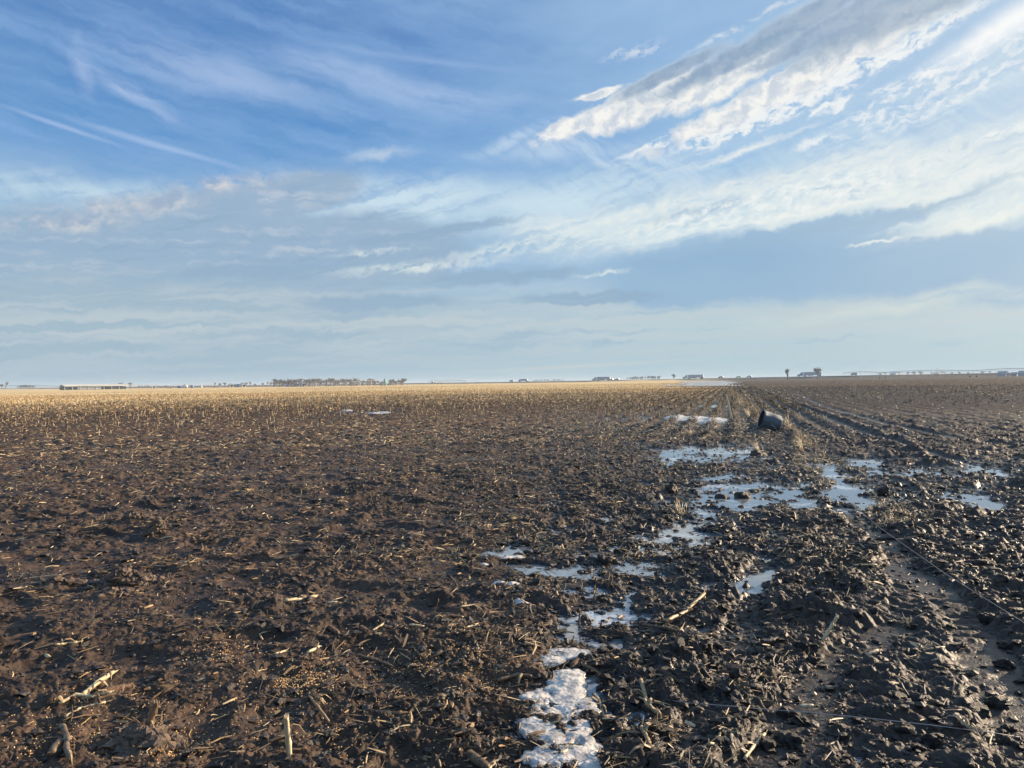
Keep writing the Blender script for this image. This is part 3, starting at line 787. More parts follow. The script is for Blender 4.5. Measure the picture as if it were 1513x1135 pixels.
V, F, t = join([litter('h', 5200, 2.2, 14, 1.0, (0.04, 0.15), (0.010, 0.030), .25), litter('a', 46000, 2.2, 8, 1.0, (0.012, 0.13), (0.003, 0.012), .30),
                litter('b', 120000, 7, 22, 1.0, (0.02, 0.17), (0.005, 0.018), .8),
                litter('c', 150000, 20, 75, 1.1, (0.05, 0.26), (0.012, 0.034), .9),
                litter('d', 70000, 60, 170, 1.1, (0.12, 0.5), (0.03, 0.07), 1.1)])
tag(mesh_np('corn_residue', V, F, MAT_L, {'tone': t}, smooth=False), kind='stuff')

# crumbs of soil
_ico_v = np.array([(0,0,1),(.89,0,.45),(.28,.85,.45),(-.72,.53,.45),(-.72,-.53,.45),(.28,-.85,.45),(.72,.53,-.45),(-.28,.85,-.45),(-.89,0,-.45),(-.28,-.85,-.45),(.72,-.53,-.45),(0,0,-1)])
_ico_f = np.array([(0,1,2),(0,2,3),(0,3,4),(0,4,5),(0,5,1),(1,6,2),(2,7,3),(3,8,4),(4,9,5),(5,10,1),(6,7,2),(7,8,3),(8,9,4),(9,10,5),(10,6,1),(11,7,6),(11,8,7),(11,9,8),(11,10,9),(11,6,10)])
def lumps(x, y, z, r, tone, flat=0.7, jit=0.32):
    n = len(x); V = _ico_v[None] * (1 + jit * RNG.normal(0, 1, (n, 12, 1))) * r[:, None, None]
    sx = 0.7 + .7 * RNG.random((n, 1)); V = V * np.stack([sx, 1 / sx, np.full((n, 1), flat)], 2)
    a = RNG.random(n) * 6.28; ca, sa = np.cos(a)[:, None], np.sin(a)[:, None]
    X = V[:, :, 0] * ca - V[:, :, 1] * sa; Yv = V[:, :, 0] * sa + V[:, :, 1] * ca
    V = np.stack([X + x[:, None], Yv + y[:, None], V[:, :, 2] + z[:, None]], 2)
    F = (np.arange(n) * 12)[:, None, None] + _ico_f[None]
    return V.reshape(-1, 3), F.reshape(-1, 3), np.repeat(tone, 12)
def crumbs(n, d0, d1, r0, r1):
    x, y, d = wedge(n, d0, d1, power=1.0)
    h, pm, px, py, right, rutm, s, dd, c2, c3 = height(x, y, True)
    k = RNG.random(n) < (0.30 + 0.70 * right) * (1 - .85 * rutm) * (h > WATER_Z - .02)
    x, y, h = x[k], y[k], h[k]; r = r0 * (r1 / r0) ** (RNG.random(len(x)) ** 2.2)
    return lumps(x, y, h + r * .25, r, np.clip(RNG.random(len(x)) - .72, 0, 1) * 1.6, .52)
V, F, t = join([crumbs(30000, 2.2, 8, .006, .030), crumbs(36000, 7, 26, .012, .045)])
tag(mesh_np('soil_crumbs', V, F, MAT_C, {'tone': t}, smooth=False), kind='stuff')

# spilled kernels
def kernels():
    xs, ys = [], []
    for (px, py, rx, ry, n) in [(450,1012,60,26,420),(640,985,150,30,420),(715,1010,80,50,520),(330,965,60,24,260),(220,1098,60,26,700),(120,1060,110,60,140),
                                (560,1000,240,70,380),(300,1050,280,80,300),(40,1110,40,20,70),(700,940,160,30,240),(480,890,300,60,320),(160,900,200,60,120),(600,1100,160,40,160),(430,1005,60,18,160)]:
        u = RNG.normal(0, .5, (n, 2))
        for a, b in u:
            p = gp(px + a * rx, py + b * ry); xs.append(p[0]); ys.append(p[1])
    x = np.array(xs); y = np.array(ys); n = len(x)
    return lumps(x, y, height(x, y) + .003, .0028 + .0024 * RNG.random(n), RNG.random(n) ** 1.4, .8, .12)
V, F, t = kernels()
tag(mesh_np('corn_kernels', V, F, MAT_K, {'tone': t}), kind='stuff')

# ------------------------------------------------------------------ stubble
def stub_arrays(x, y, h, H, r, lean, yaw, tone):
    """standing stubs: 3-sided tapered prisms with an upper joint, plus a hanging leaf blade"""
    n = len(x); V = np.zeros((n, 12, 3)); lx, ly = np.cos(yaw) * lean, np.sin(yaw) * lean
    for i, (f, rr) in enumerate(((-.1, 1.1), (.55, .95), (1.0, .85))):
        for k in range(3):
            a = yaw + k * 2.094
            V[:, i * 3 + k, 0] = x + lx * H * f + r * rr * np.cos(a); V[:, i * 3 + k, 1] = y + ly * H * f + r * rr * np.sin(a)
            V[:, i * 3 + k, 2] = h + H * f
    a2 = yaw * 7.3
    L = H * (.5 + .5 * np.abs(np.sin(yaw * 3)))
    for k, (f, o, dz) in enumerate(((.5, 0, 0), (.5, 1, .12), (.5, 1.05, -.18))):
        V[:, 9 + k, 0] = x + lx * H * f + np.cos(a2) * L * o * .8; V[:, 9 + k, 1] = y + ly * H * f + np.sin(a2) * L * o * .8
        V[:, 9 + k, 2] = h + H * (f + dz * 1.2)
    b = (np.arange(n) * 12)[:, None, None]
    q = np.array([[0, 1, 4, 3], [1, 2, 5, 4], [2, 0, 3, 5], [3, 4, 7, 6], [4, 5, 8, 7], [5, 3, 6, 8]]); tr = np.array([[6, 7, 8], [9, 10, 11]])
    return V.reshape(-1, 3), (b + q[None]).reshape(-1, 4), (b + tr[None]).reshape(-1, 3), np.repeat(tone, 12)
def stubble_points():
    pts = []
    ks = np.arange(-260, 330)
    for k in ks:
        s0 = k * 0.76
        for (t0, t1, sp) in ((14, 60, .22), (60, 130, .34), (130, 330, 1.9)):
            n = int((t1 - t0) / sp); t = t0 + (np.arange(n) + RNG.random(n)) * sp
            s = s0 + RNG.normal(0, .035, n)
            pts.append(np.stack([s * RP[0] + t * RD[0], s * RP[1] + t * RD[1]], 1))
    P_ = np.vstack(pts); x, y = P_[:, 0], P_[:, 1]
    px, py = project(x, y); k = (px > -60) & (px < 1600) & (y > 5)
    x, y, px, py = x[k], y[k], px[k], py[k]; d = np.hypot(x, y); yy = py - hor(px)
    clump = fbm(x * .35, y * .35, 3, .55, 401)
    s = x * RP[0] + y * RP[1]
    # density over the field
    edge = 78 - 26 * sst(px, 200, 800) + 12 * sst(px, 900, 1000)      # depth in px below horizon where standing stubble starts
    dens = sst(yy + 12 * clump, edge + 14, edge - 22)
    dens = dens * np.where(s > 3.4, 0.16, 1.0)
    dens = dens * (0.35 + .65 * sst(d, 26, 95)) * np.where(px > 860, 1.15, 0.95) * (.35 + .65 * sst(clump, -.6, .3))
    dens = np.where((px > 850) & (s < 3.4) & (d > 22), np.maximum(dens, .85 * sst(px, 840, 930) * sst(d, 22, 36)), dens)
    dens = np.maximum(dens, 0.012 * (d < 60))
    k = RNG.random(len(x)) < dens
    return x[k], y[k], d[k], px[k], py[k], s[k]
sx, sy, sdist, spx_, spy_, ss_ = stubble_points()
sh = height(sx, sy); okh = (sh > WATER_Z) | (sdist > 70)
sx, sy, sdist, spx_, sh = sx[okh], sy[okh], sdist[okh], spx_[okh], sh[okh]
n = len(sx)
SH = (.08 + .17 * RNG.random(n)) * np.where(sdist < 40, .8, 1.0) * (1 - .35 * sst(sdist, 90, 220)); SR = (.009 + .006 * RNG.random(n)) * (1 + 1.2 * sst(sdist, 35, 220))
SL = np.abs(RNG.normal(0, .26, n)); SY = RNG.random(n) * 6.28
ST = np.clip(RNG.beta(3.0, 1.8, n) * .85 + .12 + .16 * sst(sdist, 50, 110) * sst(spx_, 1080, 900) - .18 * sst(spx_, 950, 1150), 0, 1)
# the ones that show largest are things of their own
inf = (spx_ > 5) & (spx_ < 1508)
size = np.where(inf, SH / sdist, 0); order = np.argsort(-size); big = order[:280]; restm = np.ones(n, bool); restm[big] = False
print('stubs', n)
V, F4, F3, t = stub_arrays(sx[restm], sy[restm], sh[restm], SH[restm], SR[restm], SL[restm], SY[restm], ST[restm])
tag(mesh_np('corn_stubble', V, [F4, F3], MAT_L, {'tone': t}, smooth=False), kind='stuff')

def stub_mesh(kind):
    rnd = random.Random(kind); m = MB(); H = 1.0
    lx, ly = rnd.uniform(-.22, .22), rnd.uniform(-.22, .22); r = .055
    m.tube([(0, 0, -.15), (lx * .3, ly * .3, .3), (lx * .34, ly * .34, .34), (lx * .7, ly * .7, .7), (lx, ly, 1.0), (lx * 1.05 + .02, ly, 1.03)], [r * 1.15, r, r * 1.2, r * .95, r * .9, r * .45], 6)
    for k in range(rnd.choice((1, 2, 3))):
        a = rnd.uniform(0, 6.28); z0 = rnd.choice((.3, .34, .7)); L = rnd.uniform(.35, .8); ca, sa = math.cos(a), math.sin(a)
        pts = [(lx * z0 + ca * L * q, ly * z0 + sa * L * q, z0 + .35 * q - .75 * q * q) for q in (0, .35, .7, 1)]
        b = len(m.v); w = rnd.uniform(.03, .07)
        for (X, Y, Z), ww in zip(pts, (w, w, w * .8, w * .15)):
            m.v += [(X - sa * ww, Y + ca * ww, Z), (X + sa * ww, Y - ca * ww, Z + .02)]
        for q in range(3): m.f.append((b + q * 2, b + q * 2 + 1, b + q * 2 + 3, b + q * 2 + 2))
    me = bpy.data.meshes.new('corn_stub'); me.from_pydata(m.v, [], m.f); me.update(); me.materials.append(MAT_ST if kind % 3 else MAT_LEAF); return me
STUBS = [stub_mesh(k) for k in range(9)]
for q, i in enumerate(big):
    me = STUBS[q % 9]; o = bpy.data.objects.new('corn_stub', me); link(o)
    o.location = (sx[i], sy[i], sh[i]); s_ = SH[i]; o.scale = (s_, s_, s_); o.rotation_euler = (0, 0, float(SY[i]))
    px = spx_[i]
    side = 'on the left side of the field' if px < 400 else ('in the middle of the field' if px < 850 else ('in the rows ending at the puddles' if px < 1120 else 'on the dark right side of the field'))
    wh = 'pale tan' if q % 3 else 'brown leafy'
    tag(o, f'short {wh} corn stub standing {side}', 'corn stub', f'{wh} corn stubs standing {side}')


# ------------------------------------------------------------------ hero residue lying in the foreground
def z_at(x, y): return float(height(np.array([x]), np.array([y]))[0])
def px_point(px, py, lift=0.0):
    p = gp(px, py); return Vector((p[0], p[1], z_at(p[0], p[1]) + lift))
def smooth_path(pts, n=4, jit=0.0):
    out = []
    for a, b in zip(pts[:-1], pts[1:]):
        for k in range(n):
            t = k / n; out.append(a.lerp(b, t) + Vector((random.gauss(0, jit), random.gauss(0, jit), random.gauss(0, jit))))
    out.append(pts[-1]); return out
def stalk_piece(pxs, r, label, mat=None, lift=0.012, ztop=None, knots=True, cat='corn stalk', name='corn_stalk', leaf=0, group=None):
    pts = [px_point(a, b, lift) for a, b in pxs]
    if ztop:
        pts[-1].z = pts[0].z + ztop if not isinstance(ztop, list) else pts[0].z + ztop[-1]
        for k in range(1, len(pts) - 1): pts[k].z = pts[0].z + (pts[-1].z - pts[0].z) * k / (len(pts) - 1)
    path = smooth_path(pts, 5, r * .10); o0 = path[0].copy(); path = [p - o0 for p in path]
    rs = [r * (1 + (.22 if knots and k % 5 == 0 and 0 < k < len(path) - 1 else 0) + random.uniform(-.06, .06)) for k in range(len(path))]
    rs[-1] *= .8
    root = empty(name, o0, 0, label, cat, group)
    m = MB(); m.tube(path, rs, 8)
    # frayed fibres at the end
    e = path[-1]; dr = (path[-1] - path[-2]).normalized()
    for k in range(5):
        m.tube([e - dr * .01, e + dr * random.uniform(.01, .035) + Vector([random.gauss(0, r * .5) for _ in range(3)])], [r * .3, r * .08], 4)
    m.build('stem', mat or MAT_ST, root, smooth=True)
    for k in range(leaf):
        i = random.randrange(1, len(path) - 1); q = path[i]; a = random.uniform(0, 6.28); L = random.uniform(.05, .13); w = random.uniform(.004, .009)
        lm = MB(); ca, sa = math.cos(a), math.sin(a); b = 0
        for u, ww in ((0, w), (.35, w * 1.2), (.7, w), (1, w * .2)):
            X, Y, Z = q.x + ca * L * u, q.y + sa * L * u, q.z + .03 * math.sin(u * 3.0) - .01 * u
            lm.v += [(X - sa * ww, Y + ca * ww, Z), (X, Y, Z + ww * .6), (X + sa * ww, Y - ca * ww, Z)]
        for u in range(3):
            lm.f += [(u * 3, u * 3 + 1, u * 3 + 4, u * 3 + 3), (u * 3 + 1, u * 3 + 2, u * 3 + 5, u * 3 + 4)]
        lm.build('husk_leaf', MAT_LEAF, root)
    return root
stand = lambda px0, py0, dpy, dpx, r, label, mat=None, leaf=0: standing(px0, py0, dpy, dpx, r, label, mat, leaf)
def standing(px0, py0, dpy, dpx, r, label, mat=None, leaf=0, name='corn_stub', cat='corn stub'):
    b = px_point(px0, py0, -.01); Y = b.y
    p2 = at(px0 + dpx, py0 - dpy, Y - .02)
    top = Vector(p2); root = empty(name, b, 0, label, cat)
    path = smooth_path([Vector((0, 0, 0)), (top - b) * .35, (top - b) * .7, top - b], 3, r * .06)
    rs = [r * (1.25 if k in (3, 6) else 1) * (1.06 - .02 * k) for k in range(len(path))]
    m = MB(); m.tube(path, rs, 9)
    e = path[-1]
    for k in range(6): 
        a = k * 1.05; m.tube([e + Vector((math.cos(a) * r * .7, math.sin(a) * r * .7, -.01)), e + Vector((math.cos(a) * r * .8, math.sin(a) * r * .8, random.uniform(.004, .022)))], [r * .3, r * .1], 4)
    m.build('stem', mat or MAT_ST, root, smooth=True)
    for k in range(leaf):
        a = random.uniform(0, 6.28); L = random.uniform(.06, .14); w = .006; lm = MB(); q = path[random.choice((1, 3, 6))]; ca, sa = math.cos(a), math.sin(a)
        for u in (0, .33, .66, 1):
            ww = w * (1.1 - u * .9); X, Y_, Z = q.x + ca * L * u, q.y + sa * L * u, q.z + .03 * math.sin(u * 2.6) - .05 * u * u
            lm.v += [(X - sa * ww, Y_ + ca * ww, Z), (X, Y_, Z + ww * .6), (X + sa * ww, Y_ - ca * ww, Z)]
        for u in range(3): lm.f += [(u * 3, u * 3 + 1, u * 3 + 4, u * 3 + 3), (u * 3 + 1, u * 3 + 2, u * 3 + 5, u * 3 + 4)]
        lm.build('husk_leaf', MAT_LEAF, root)
    return root
standing(428, 1126, 66, -5, .0115, 'pale cream corn stub standing upright near the bottom edge, brightest in the foreground', leaf=1)
standing(1215, 951, 40, 22, .010, 'pale leaning corn stalk piece sticking out of the right hand mud', leaf=1)
standing(1244, 851, 20, -1, .010, 'short grey stub standing upright in the clods right of the pools', leaf=0)
standing(216, 1084, 46, 15, .016, 'reddish brown broken stub leaning right at the lower left', MAT_STB, leaf=3)
standing(1373, 985, 12, 14, .006, 'thin pale stub tip between the two wheel ruts')
standing(879, 888, 20, 0, .006, 'short dark stub standing among the little pools', MAT_STB, 1)
standing(855, 918, 16, 2, .006, 'dark stub nearest the camera beside the little pools', MAT_STB, 2)
standing(900, 868, 16, 4, .010, 'reddish brown broken stub at the edge of a pool', MAT_STB, 3)
standing(640, 1000-90, 22, 8, .003, 'thin dark twig standing in the centre foreground mud', MAT_STB, 0, 'twig', 'twig')
stalk_piece([(120,1032),(145,1017),(168,999)], .012, 'pale stalk piece lying above the dark corn cob at lower left', leaf=2, lift=.02)
stalk_piece([(88,1046),(112,1037),(140,1035),(166,1032)], .008, 'thin flattened husk stem lying under the dark corn cob', leaf=3)
stalk_piece([(97,1066),(118,1052),(156,1044)], .007, 'thin curved pale stem below the dark corn cob')
stalk_piece([(88,1080),(93,1092),(101,1110),(98,1120),(104,1140)], .013, 'grey twisted stalk curling to the bottom edge at lower left', MAT_STB, leaf=1, lift=.02)
stalk_piece([(76,1128),(89,1108)], .019, 'short thick brown stalk stump beside the twisted stalk', MAT_STB, leaf=1, lift=.015)
stalk_piece([(8,857),(48,853),(90,850)], .005, 'long thin straw lying at the left edge beside the brown dirt ridge')
stalk_piece([(421,892),(443,886),(467,880)], .013, 'pale straight stalk lying alone in the left middle ground', leaf=1)
stalk_piece([(484,890),(498,889)], .008, 'very short pale stalk piece right of the lone stalk')
stalk_piece([(82,958),(98,954),(114,951)], .008, 'short curved pale husk piece lying near the left edge', leaf=2)
stalk_piece([(457,1040),(470,1055),(486,1074)], .006, 'brown bent stem lying towards a clump near the foreground stub', MAT_LEAF, leaf=3, ztop=None)
stalk_piece([(406,976),(421,969)], .007, 'short pale stalk piece left of a smaller one in centre foreground')
stalk_piece([(455,973),(471,963)], .009, 'short tan stalk piece right of a smaller one in centre foreground')
stalk_piece([(549,930),(566,923)], .007, 'short pale stalk beside a corn cob stub in centre foreground')
stalk_piece([(605,931),(628,930)], .007, 'orange tan stalk piece lying level in centre foreground')
stalk_piece([(690,941),(706,926)], .007, 'pale short stalk angled upwards right of the reddish clump')
stalk_piece([(805,824),(827,811)], .014, 'thick pale stalk piece lying left of the pools')
stalk_piece([(1010,893),(1028,905),(1043,897),(1042,894)], .005, 'thin pale twig near the cross of straws', leaf=1)
stalk_piece([(985,930),(1012,912),(1041,893)], .012, 'long brown stalk lying diagonally beside the small pools', MAT_LEAF, leaf=2, lift=.03)
stalk_piece([(950,925),(985,935),(1030,942),(1052,941)], .009, 'long dark stalk lying level beside the brown diagonal one', MAT_STB, leaf=2, lift=.02)
stalk_piece([(1033,873),(1056,870),(1074,863)], .009, 'light tan split stalk lying just beyond the diagonal stalk', leaf=3, lift=.02)
stalk_piece([(1262,842),(1296,841)], .007, 'straight tan stalk lying level in the clods beside the upright stub')
stalk_piece([(1210,838),(1233,850)], .010, 'grey stalk piece pointing down towards the upright stub', MAT_STB)
stalk_piece([(1281,971),(1297,967)], .009, 'short pale stalk piece lying below the leaning stalk', lift=.02)
stalk_piece([(1443,1038),(1455,1051)], .006, 'small white stalk piece beside a round clod near the right rut', lift=.02)
stalk_piece([(1411,1084),(1424,1092),(1438,1102)], .009, 'yellow stalk piece with husk near the bottom right', leaf=3, lift=.02)
stalk_piece([(1182,1047),(1202,1047)], .009, 'orange tan stalk piece touching the near wire', lift=.025)
stalk_piece([(1100,1125),(1112,1108),(1130,1088)], .007, 'branched pale twig near the bottom edge right of centre', leaf=2, lift=.02)
stalk_piece([(1048,1128),(1060,1112),(1064,1100)], .006, 'pale crooked twig near the bottom edge beside the branched one', leaf=1, lift=.02)
stalk_piece([(876,1018),(884,1036),(891,1050)], .008, 'pale splintered stalk lying right of the large ice patch', leaf=2, lift=.02)
stalk_piece([(947,1018),(957,1045),(975,1068)], .011, 'brown husk bundle stalk lying between the near pools', MAT_LEAF, leaf=6, lift=.03)
stalk_piece([(948,1085),(958,1105),(966,1128)], .009, 'brown stalk pointing to the bottom edge below the near pool', MAT_LEAF, leaf=4, lift=.03)
stalk_piece([(1395,967),(1372,972)], .006, 'little pale straw above the second rut', lift=.02)
stalk_piece([(735,1009),(765,1003),(785,1008)], .010, 'dark wet stalk lying level left of the ice sliver', MAT_STB, lift=.02, leaf=1)
stalk_piece([(530,968),(560,975),(580,983)], .009, 'dark wet stalk lying in the kernels at the centre foreground', MAT_STB, lift=.015)
stalk_piece([(640,921),(665,916),(685,915)], .010, 'dark flat stalk lying beyond the reddish clump', MAT_STB, lift=.02, leaf=1)
stalk_piece([(680,910),(700,904),(712,905)], .004, 'thin curved straw arching over the dark flat stalk')

CORE = None
def root_clump(px, py, r, n, label, mat=None):
    b = px_point(px, py, 0); m = MB(); f = MB()
    for k in range(n):
        a = random.uniform(0, 6.28); e = random.uniform(-.1, .9); L = r * random.uniform(.5, 1.3); rr_ = random.uniform(.0016, .0042)
        p = Vector((random.gauss(0, r * .25), random.gauss(0, r * .25), .005)); pts = [p]; d = Vector((math.cos(a) * math.cos(e), math.sin(a) * math.cos(e), math.sin(e)))
        for q in range(5):
            d = (d + Vector((random.gauss(0, .35), random.gauss(0, .35), random.gauss(-.18, .2)))).normalized(); pts.append(pts[-1] + d * L / 5)
            pts[-1].z = max(pts[-1].z, -.01)
        m.tube(pts, [rr_ * (1 - .14 * q) for q in range(6)], 4)
    root = empty('root_clump', b, 0, label, 'root clump')
    m.build('roots', mat or MAT_LEAF, root, True)
    core = bpy.data.objects.new('soil_core', CORE); link(core, root); core.scale = (r * .55, r * .5, r * .38)
    return root
def cob(px, py, px2, py2, r, label, mat):
    a = px_point(px, py, r * .6); b = px_point(px2, py2, r * .6); L = (b - a).length; dr = (b - a).normalized()
    root = empty('corn_cob', a, 0, label, 'corn cob'); n = 16; path = []; rs = []
    for k in range(n + 1):
        t = k / n; path.append(dr * L * t); rs.append(r * (0.45 + .55 * math.sin(math.pi * min(1, .12 + t * .86)) ** .5) * (1 + .06 * (k % 2)))
    m = MB(); m.tube(path, rs, 14); m.build('core', mat, root, smooth=True)
    km = MB(); up = Vector((0, 0, 1)); s1 = dr.cross(up).normalized(); s2 = dr.cross(s1)
    for k in range(1, n):
        for j in range(14):
            an = j / 14 * 6.283 + (k % 2) * .22; c = path[k] + (s1 * math.cos(an) + s2 * math.sin(an)) * rs[k]
            rr = r * .17
            km.add([c + Vector(v) * rr for v in ((1, 0, 0), (0, 1, 0), (-1, 0, 0), (0, -1, 0), (0, 0, 1), (0, 0, -1))], [(0, 1, 4), (1, 2, 4), (2, 3, 4), (3, 0, 4), (1, 0, 5), (2, 1, 5), (3, 2, 5), (0, 3, 5)])
    km.build('kernel_sockets', mat, root, smooth=True)
    return root
MAT_COB = material('cob', m_stalk((0.05, .025, .012), (0.17, .09, .045), (0.32, .19, .10)))
cob(153, 1030, 198, 1018, .020, 'bare brown corn cob lying at lower left beside pale stalks', MAT_COB)
cob(486, 925, 500, 933, .016, 'stubby end of a corn cob in the centre foreground, left one', MAT_COB)
cob(533, 925, 545, 932, .016, 'stubby end of a corn cob in the centre foreground, right one', MAT_COB)
cob(692, 1118, 722, 1134, .018, 'dark wet corn cob at the bottom edge left of the large ice patch', MAT_STB)
cob(969, 968, 980, 962, .018, 'orange brown cob stub standing out beside the small pools', MAT_COB)
cob(846, 983, 856, 976, .018, 'orange brown cob stub beside the ice sliver', MAT_COB)

def clod_mesh(seed, sub=3):
    import bmesh
    bm = bmesh.new(); bmesh.ops.create_icosphere(bm, subdivisions=sub, radius=1)
    co = np.array([v.co[:] for v in bm.verts]); s = seed * 3.7
    nn = fbm(co[:, 0] * 1.3 + s, co[:, 1] * 1.3 + co[:, 2] * 1.1, 3, .55, seed) + .5 * fbm(co[:, 2] * 3 + s, co[:, 0] * 3 - co[:, 1] * 2, 3, .6, seed + 5)
    for v, k in zip(bm.verts, nn): v.co *= 1 + .34 * float(k)
    for v in bm.verts: v.co.z *= .68
    me = bpy.data.meshes.new('mud_clod'); bm.to_mesh(me); bm.free(); me.materials.append(MAT_C); return me
CL = [clod_mesh(k) for k in range(7)]
def clod(px, py, r, label, group=None, name='mud_clod', cat='mud clod'):
    p = px_point(px, py, r * .22); o = bpy.data.objects.new(name, random.choice(CL)); link(o)
    o.location = p; o.rotation_euler = (random.uniform(-.3, .3), random.uniform(-.3, .3), random.uniform(0, 6.28)); k = random.uniform(.8, 1.2)
    o.scale = (r * k, r / k, r); return tag(o, label, cat, group)
clod(488, 0 + 748, .05, 'small dark mud clod left of the centre field')
CORE = CL[2]
root_clump(150, 1036, .07, 26, 'tangled husk and roots between the stalk and the corn cob at lower left')
root_clump(222, 1092, .09, 40, 'brown root clump round the foot of the reddish broken stub')
root_clump(92, 1122, .06, 22, 'root tangle at the bottom left corner beside the twisted stalk', MAT_STB)
root_clump(484, 1092, .06, 30, 'reddish root clump at the end of the bent brown stem')
root_clump(428, 1130, .035, 16, 'small roots round the foot of the pale cream stub')
root_clump(668, 945, .06, 24, 'reddish torn root clump in the centre foreground')
root_clump(1060, 1020, .10, 60, 'tan root and straw heap above the near wire')
root_clump(970, 1080, .12, 70, 'large brown residue heap below the near pool')
root_clump(1130, 1012, .06, 26, 'small tan straw tangle right of the near heap')
root_clump(1345, 925, .07, 26, 'pale straw clump between the two wheel ruts')
root_clump(1220, 938, .05, 22, 'whitish root tangle behind the leaning pale stalk', MAT_ST)
root_clump(1162, 870, .06, 24, 'brown straw clump on the left shoulder of the first rut')
for px, py, r, lb in [(990,728,.10,'dark clod just beyond the biggest left pool'),(1097,732,.11,'dark flat clod sitting in the middle of the left pool'),(1066,733,.09,'smaller dark clod sitting in the left pool beside the flat one'),
        (985,768,.07,'small clod at the left edge of the pools'),(915,815,.055,'dark square clod in the small pools nearest the pale stalk'),(893,829,.07,'long dark clod lying beside the small pools'),
        (1000,820,.06,'rounded clod in the middle of the small pools'),(790,868,.05,'black clod beside the little ice lumps'),(1120,672,.16,'black clod on the edge of the upper pool below the tub'),
        (1445,1055,.055,'large round clod beside the right rut near the bottom'),(1160,1092,.045,'pale rounded clod at the bottom near the wire'),(1135,640,.12,'dark clod in front of the tub'),
        (1305,730,.08,'clod at the right edge of the widest pool'),(1395,760,.08,'clod in the mud right of the widest pool')]:
    clod(px, py, r, lb)
rr = random.Random(5)
for k in range(48):
    px = rr.uniform(1040, 1500); py = rr.uniform(820, 1120); clod(px, py, rr.uniform(.022, .05) , 'dark wet mud clod among the churned right foreground clods', 'dark clods churned up on the right')
for k in range(30):
    px = rr.uniform(780, 1100); py = rr.uniform(760, 1080); clod(px, py, rr.uniform(.02, .045), 'dark mud clod between the small pools and residue', 'mud clods between the small pools')
# brown dug mounds on the left: heaps of lumps (things)
def heap(px, py, rx, ry, rz, n, label, tone=.9):
    p = gp(px, py); X = p[0] + np.clip(RNG.normal(0, .40, n), -.95, .95) * rx; Y = p[1] + np.clip(RNG.normal(0, .40, n), -.95, .95) * ry
    q = np.clip(1 - ((X - p[0]) / rx) ** 2 - ((Y - p[1]) / ry) ** 2, 0, 1)
    z = height(X, Y) + rz * q * RNG.random(n); r = (.010 + .026 * RNG.random(n) ** 2)
    V, F, t = lumps(X - p[0], Y - p[1], z, r, np.clip(tone * (.4 + .7 * RNG.random(n)), 0, 1), .8, .3)
    o = mesh_np('dirt_heap', V, F, MAT_C, {'tone': t}, smooth=False, loc=(p[0], p[1], 0)); return tag(o, label, 'dirt heap')
heap(230, 792, .11, .13, .065, 420, 'small conical reddish brown dirt heap on the left, nearer of two')
heap(203, 768, .17, .12, .045, 420, 'low reddish brown dirt heap on the left, farther of two')
heap(185, 860, .26, .14, .05, 520, 'reddish brown dirt ridge end with loose lumps at the left')
heap(105, 861, .26, .08, .03, 340, 'low trail of brown lumps at the left end of the dirt ridge')
heap(170, 878, .12, .12, .03, 160, 'little spill of brown crumbs just below the dirt ridge')
heap(215, 1100, .16, .12, .02, 520, 'ring of golden brown chaff round a dark hole at lower left')

# ------------------------------------------------------------------ tub, wires, stakes
MAT_TUB = paint('tub_rubber', (0.085, 0.118, 0.150), .68, 0, .45, 9)
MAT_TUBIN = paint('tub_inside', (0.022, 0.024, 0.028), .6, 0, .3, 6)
def tub():
    base = px_point(1136, 637); L = .56; R0, R1 = .285, .240
    root = empty('black_tub', base, 0, 'black plastic tub lying on its side in the dry grass row beyond the pools', 'tub')
    ax = Vector((-.93, .06, .27)).normalized()      # mouth direction: left, towards us, slightly up
    s1 = ax.cross(Vector((0, 0, 1))).normalized(); s2 = s1.cross(ax)
    c0 = Vector((.06, .02, R1 + .045)); n = 40
    def ring(t, r, m):
        b = len(m.v); c = c0 + ax * (t - .5) * L
        for k in range(n):
            a = 6.2832 * k / n; rr = r * (1 + .012 * math.cos(a * 12)); m.v.append(tuple(c + (s1 * math.cos(a) + s2 * math.sin(a)) * rr))
        return b
    def band(m, a, b): 
        for k in range(n): m.f.append((a + k, a + (k + 1) % n, b + (k + 1) % n, b + k))
    m = MB(); st = [(0.0, R1 * .93), (.03, R1), (.5, R1 + .028), (.9, R0 - .005), (.92, R0 + .006), (1.0, R0 + .006)]
    prev = None
    for t, r in st:
        b = ring(t, r, m); 
        if prev is not None: band(m, prev, b)
        prev = b
    first = 0; m.f.append(tuple(range(n))[::-1]); m.build('body', MAT_TUB, root, True)
    m = MB(); prev = ring(1.0, R0 - .012, m)
    for t, r in ((.6, R1 + .010), (.05, R1 - .03)):
        b = ring(t, r, m); band(m, prev, b); prev = b
    m.f.append(tuple(prev + k for k in range(n))); m.build('inner_wall', MAT_TUBIN, root, True)
    m = MB(); a = ring(.985, R0 + .004, m); b = ring(.985, R0 + .022, m); c = ring(1.02, R0 + .022, m); d = ring(1.02, R0 - .014, m); e = ring(.99, R0 - .014, m)
    band(m, a, b); band(m, b, c); band(m, c, d); band(m, d, e); m.build('rim', MAT_TUB, root)
    # rope handle hanging across the mouth
    c = c0 + ax * .53 * L; m = MB()
    pts = [c + s2 * (R0 * math.cos(t)) * 1.0 + s1 * (R0 * .45 * math.sin(t)) + ax * .03 for t in [k * math.pi / 12 for k in range(13)]]
    m.tube(pts, .006, 6); m.build('rope_handle', paint('rope', (.55, .52, .45), .8), root, True)
tub()
MAT_WIRE = paint('galvanised_wire', (0.30, 0.30, 0.31), .6, .3, .15, 20)
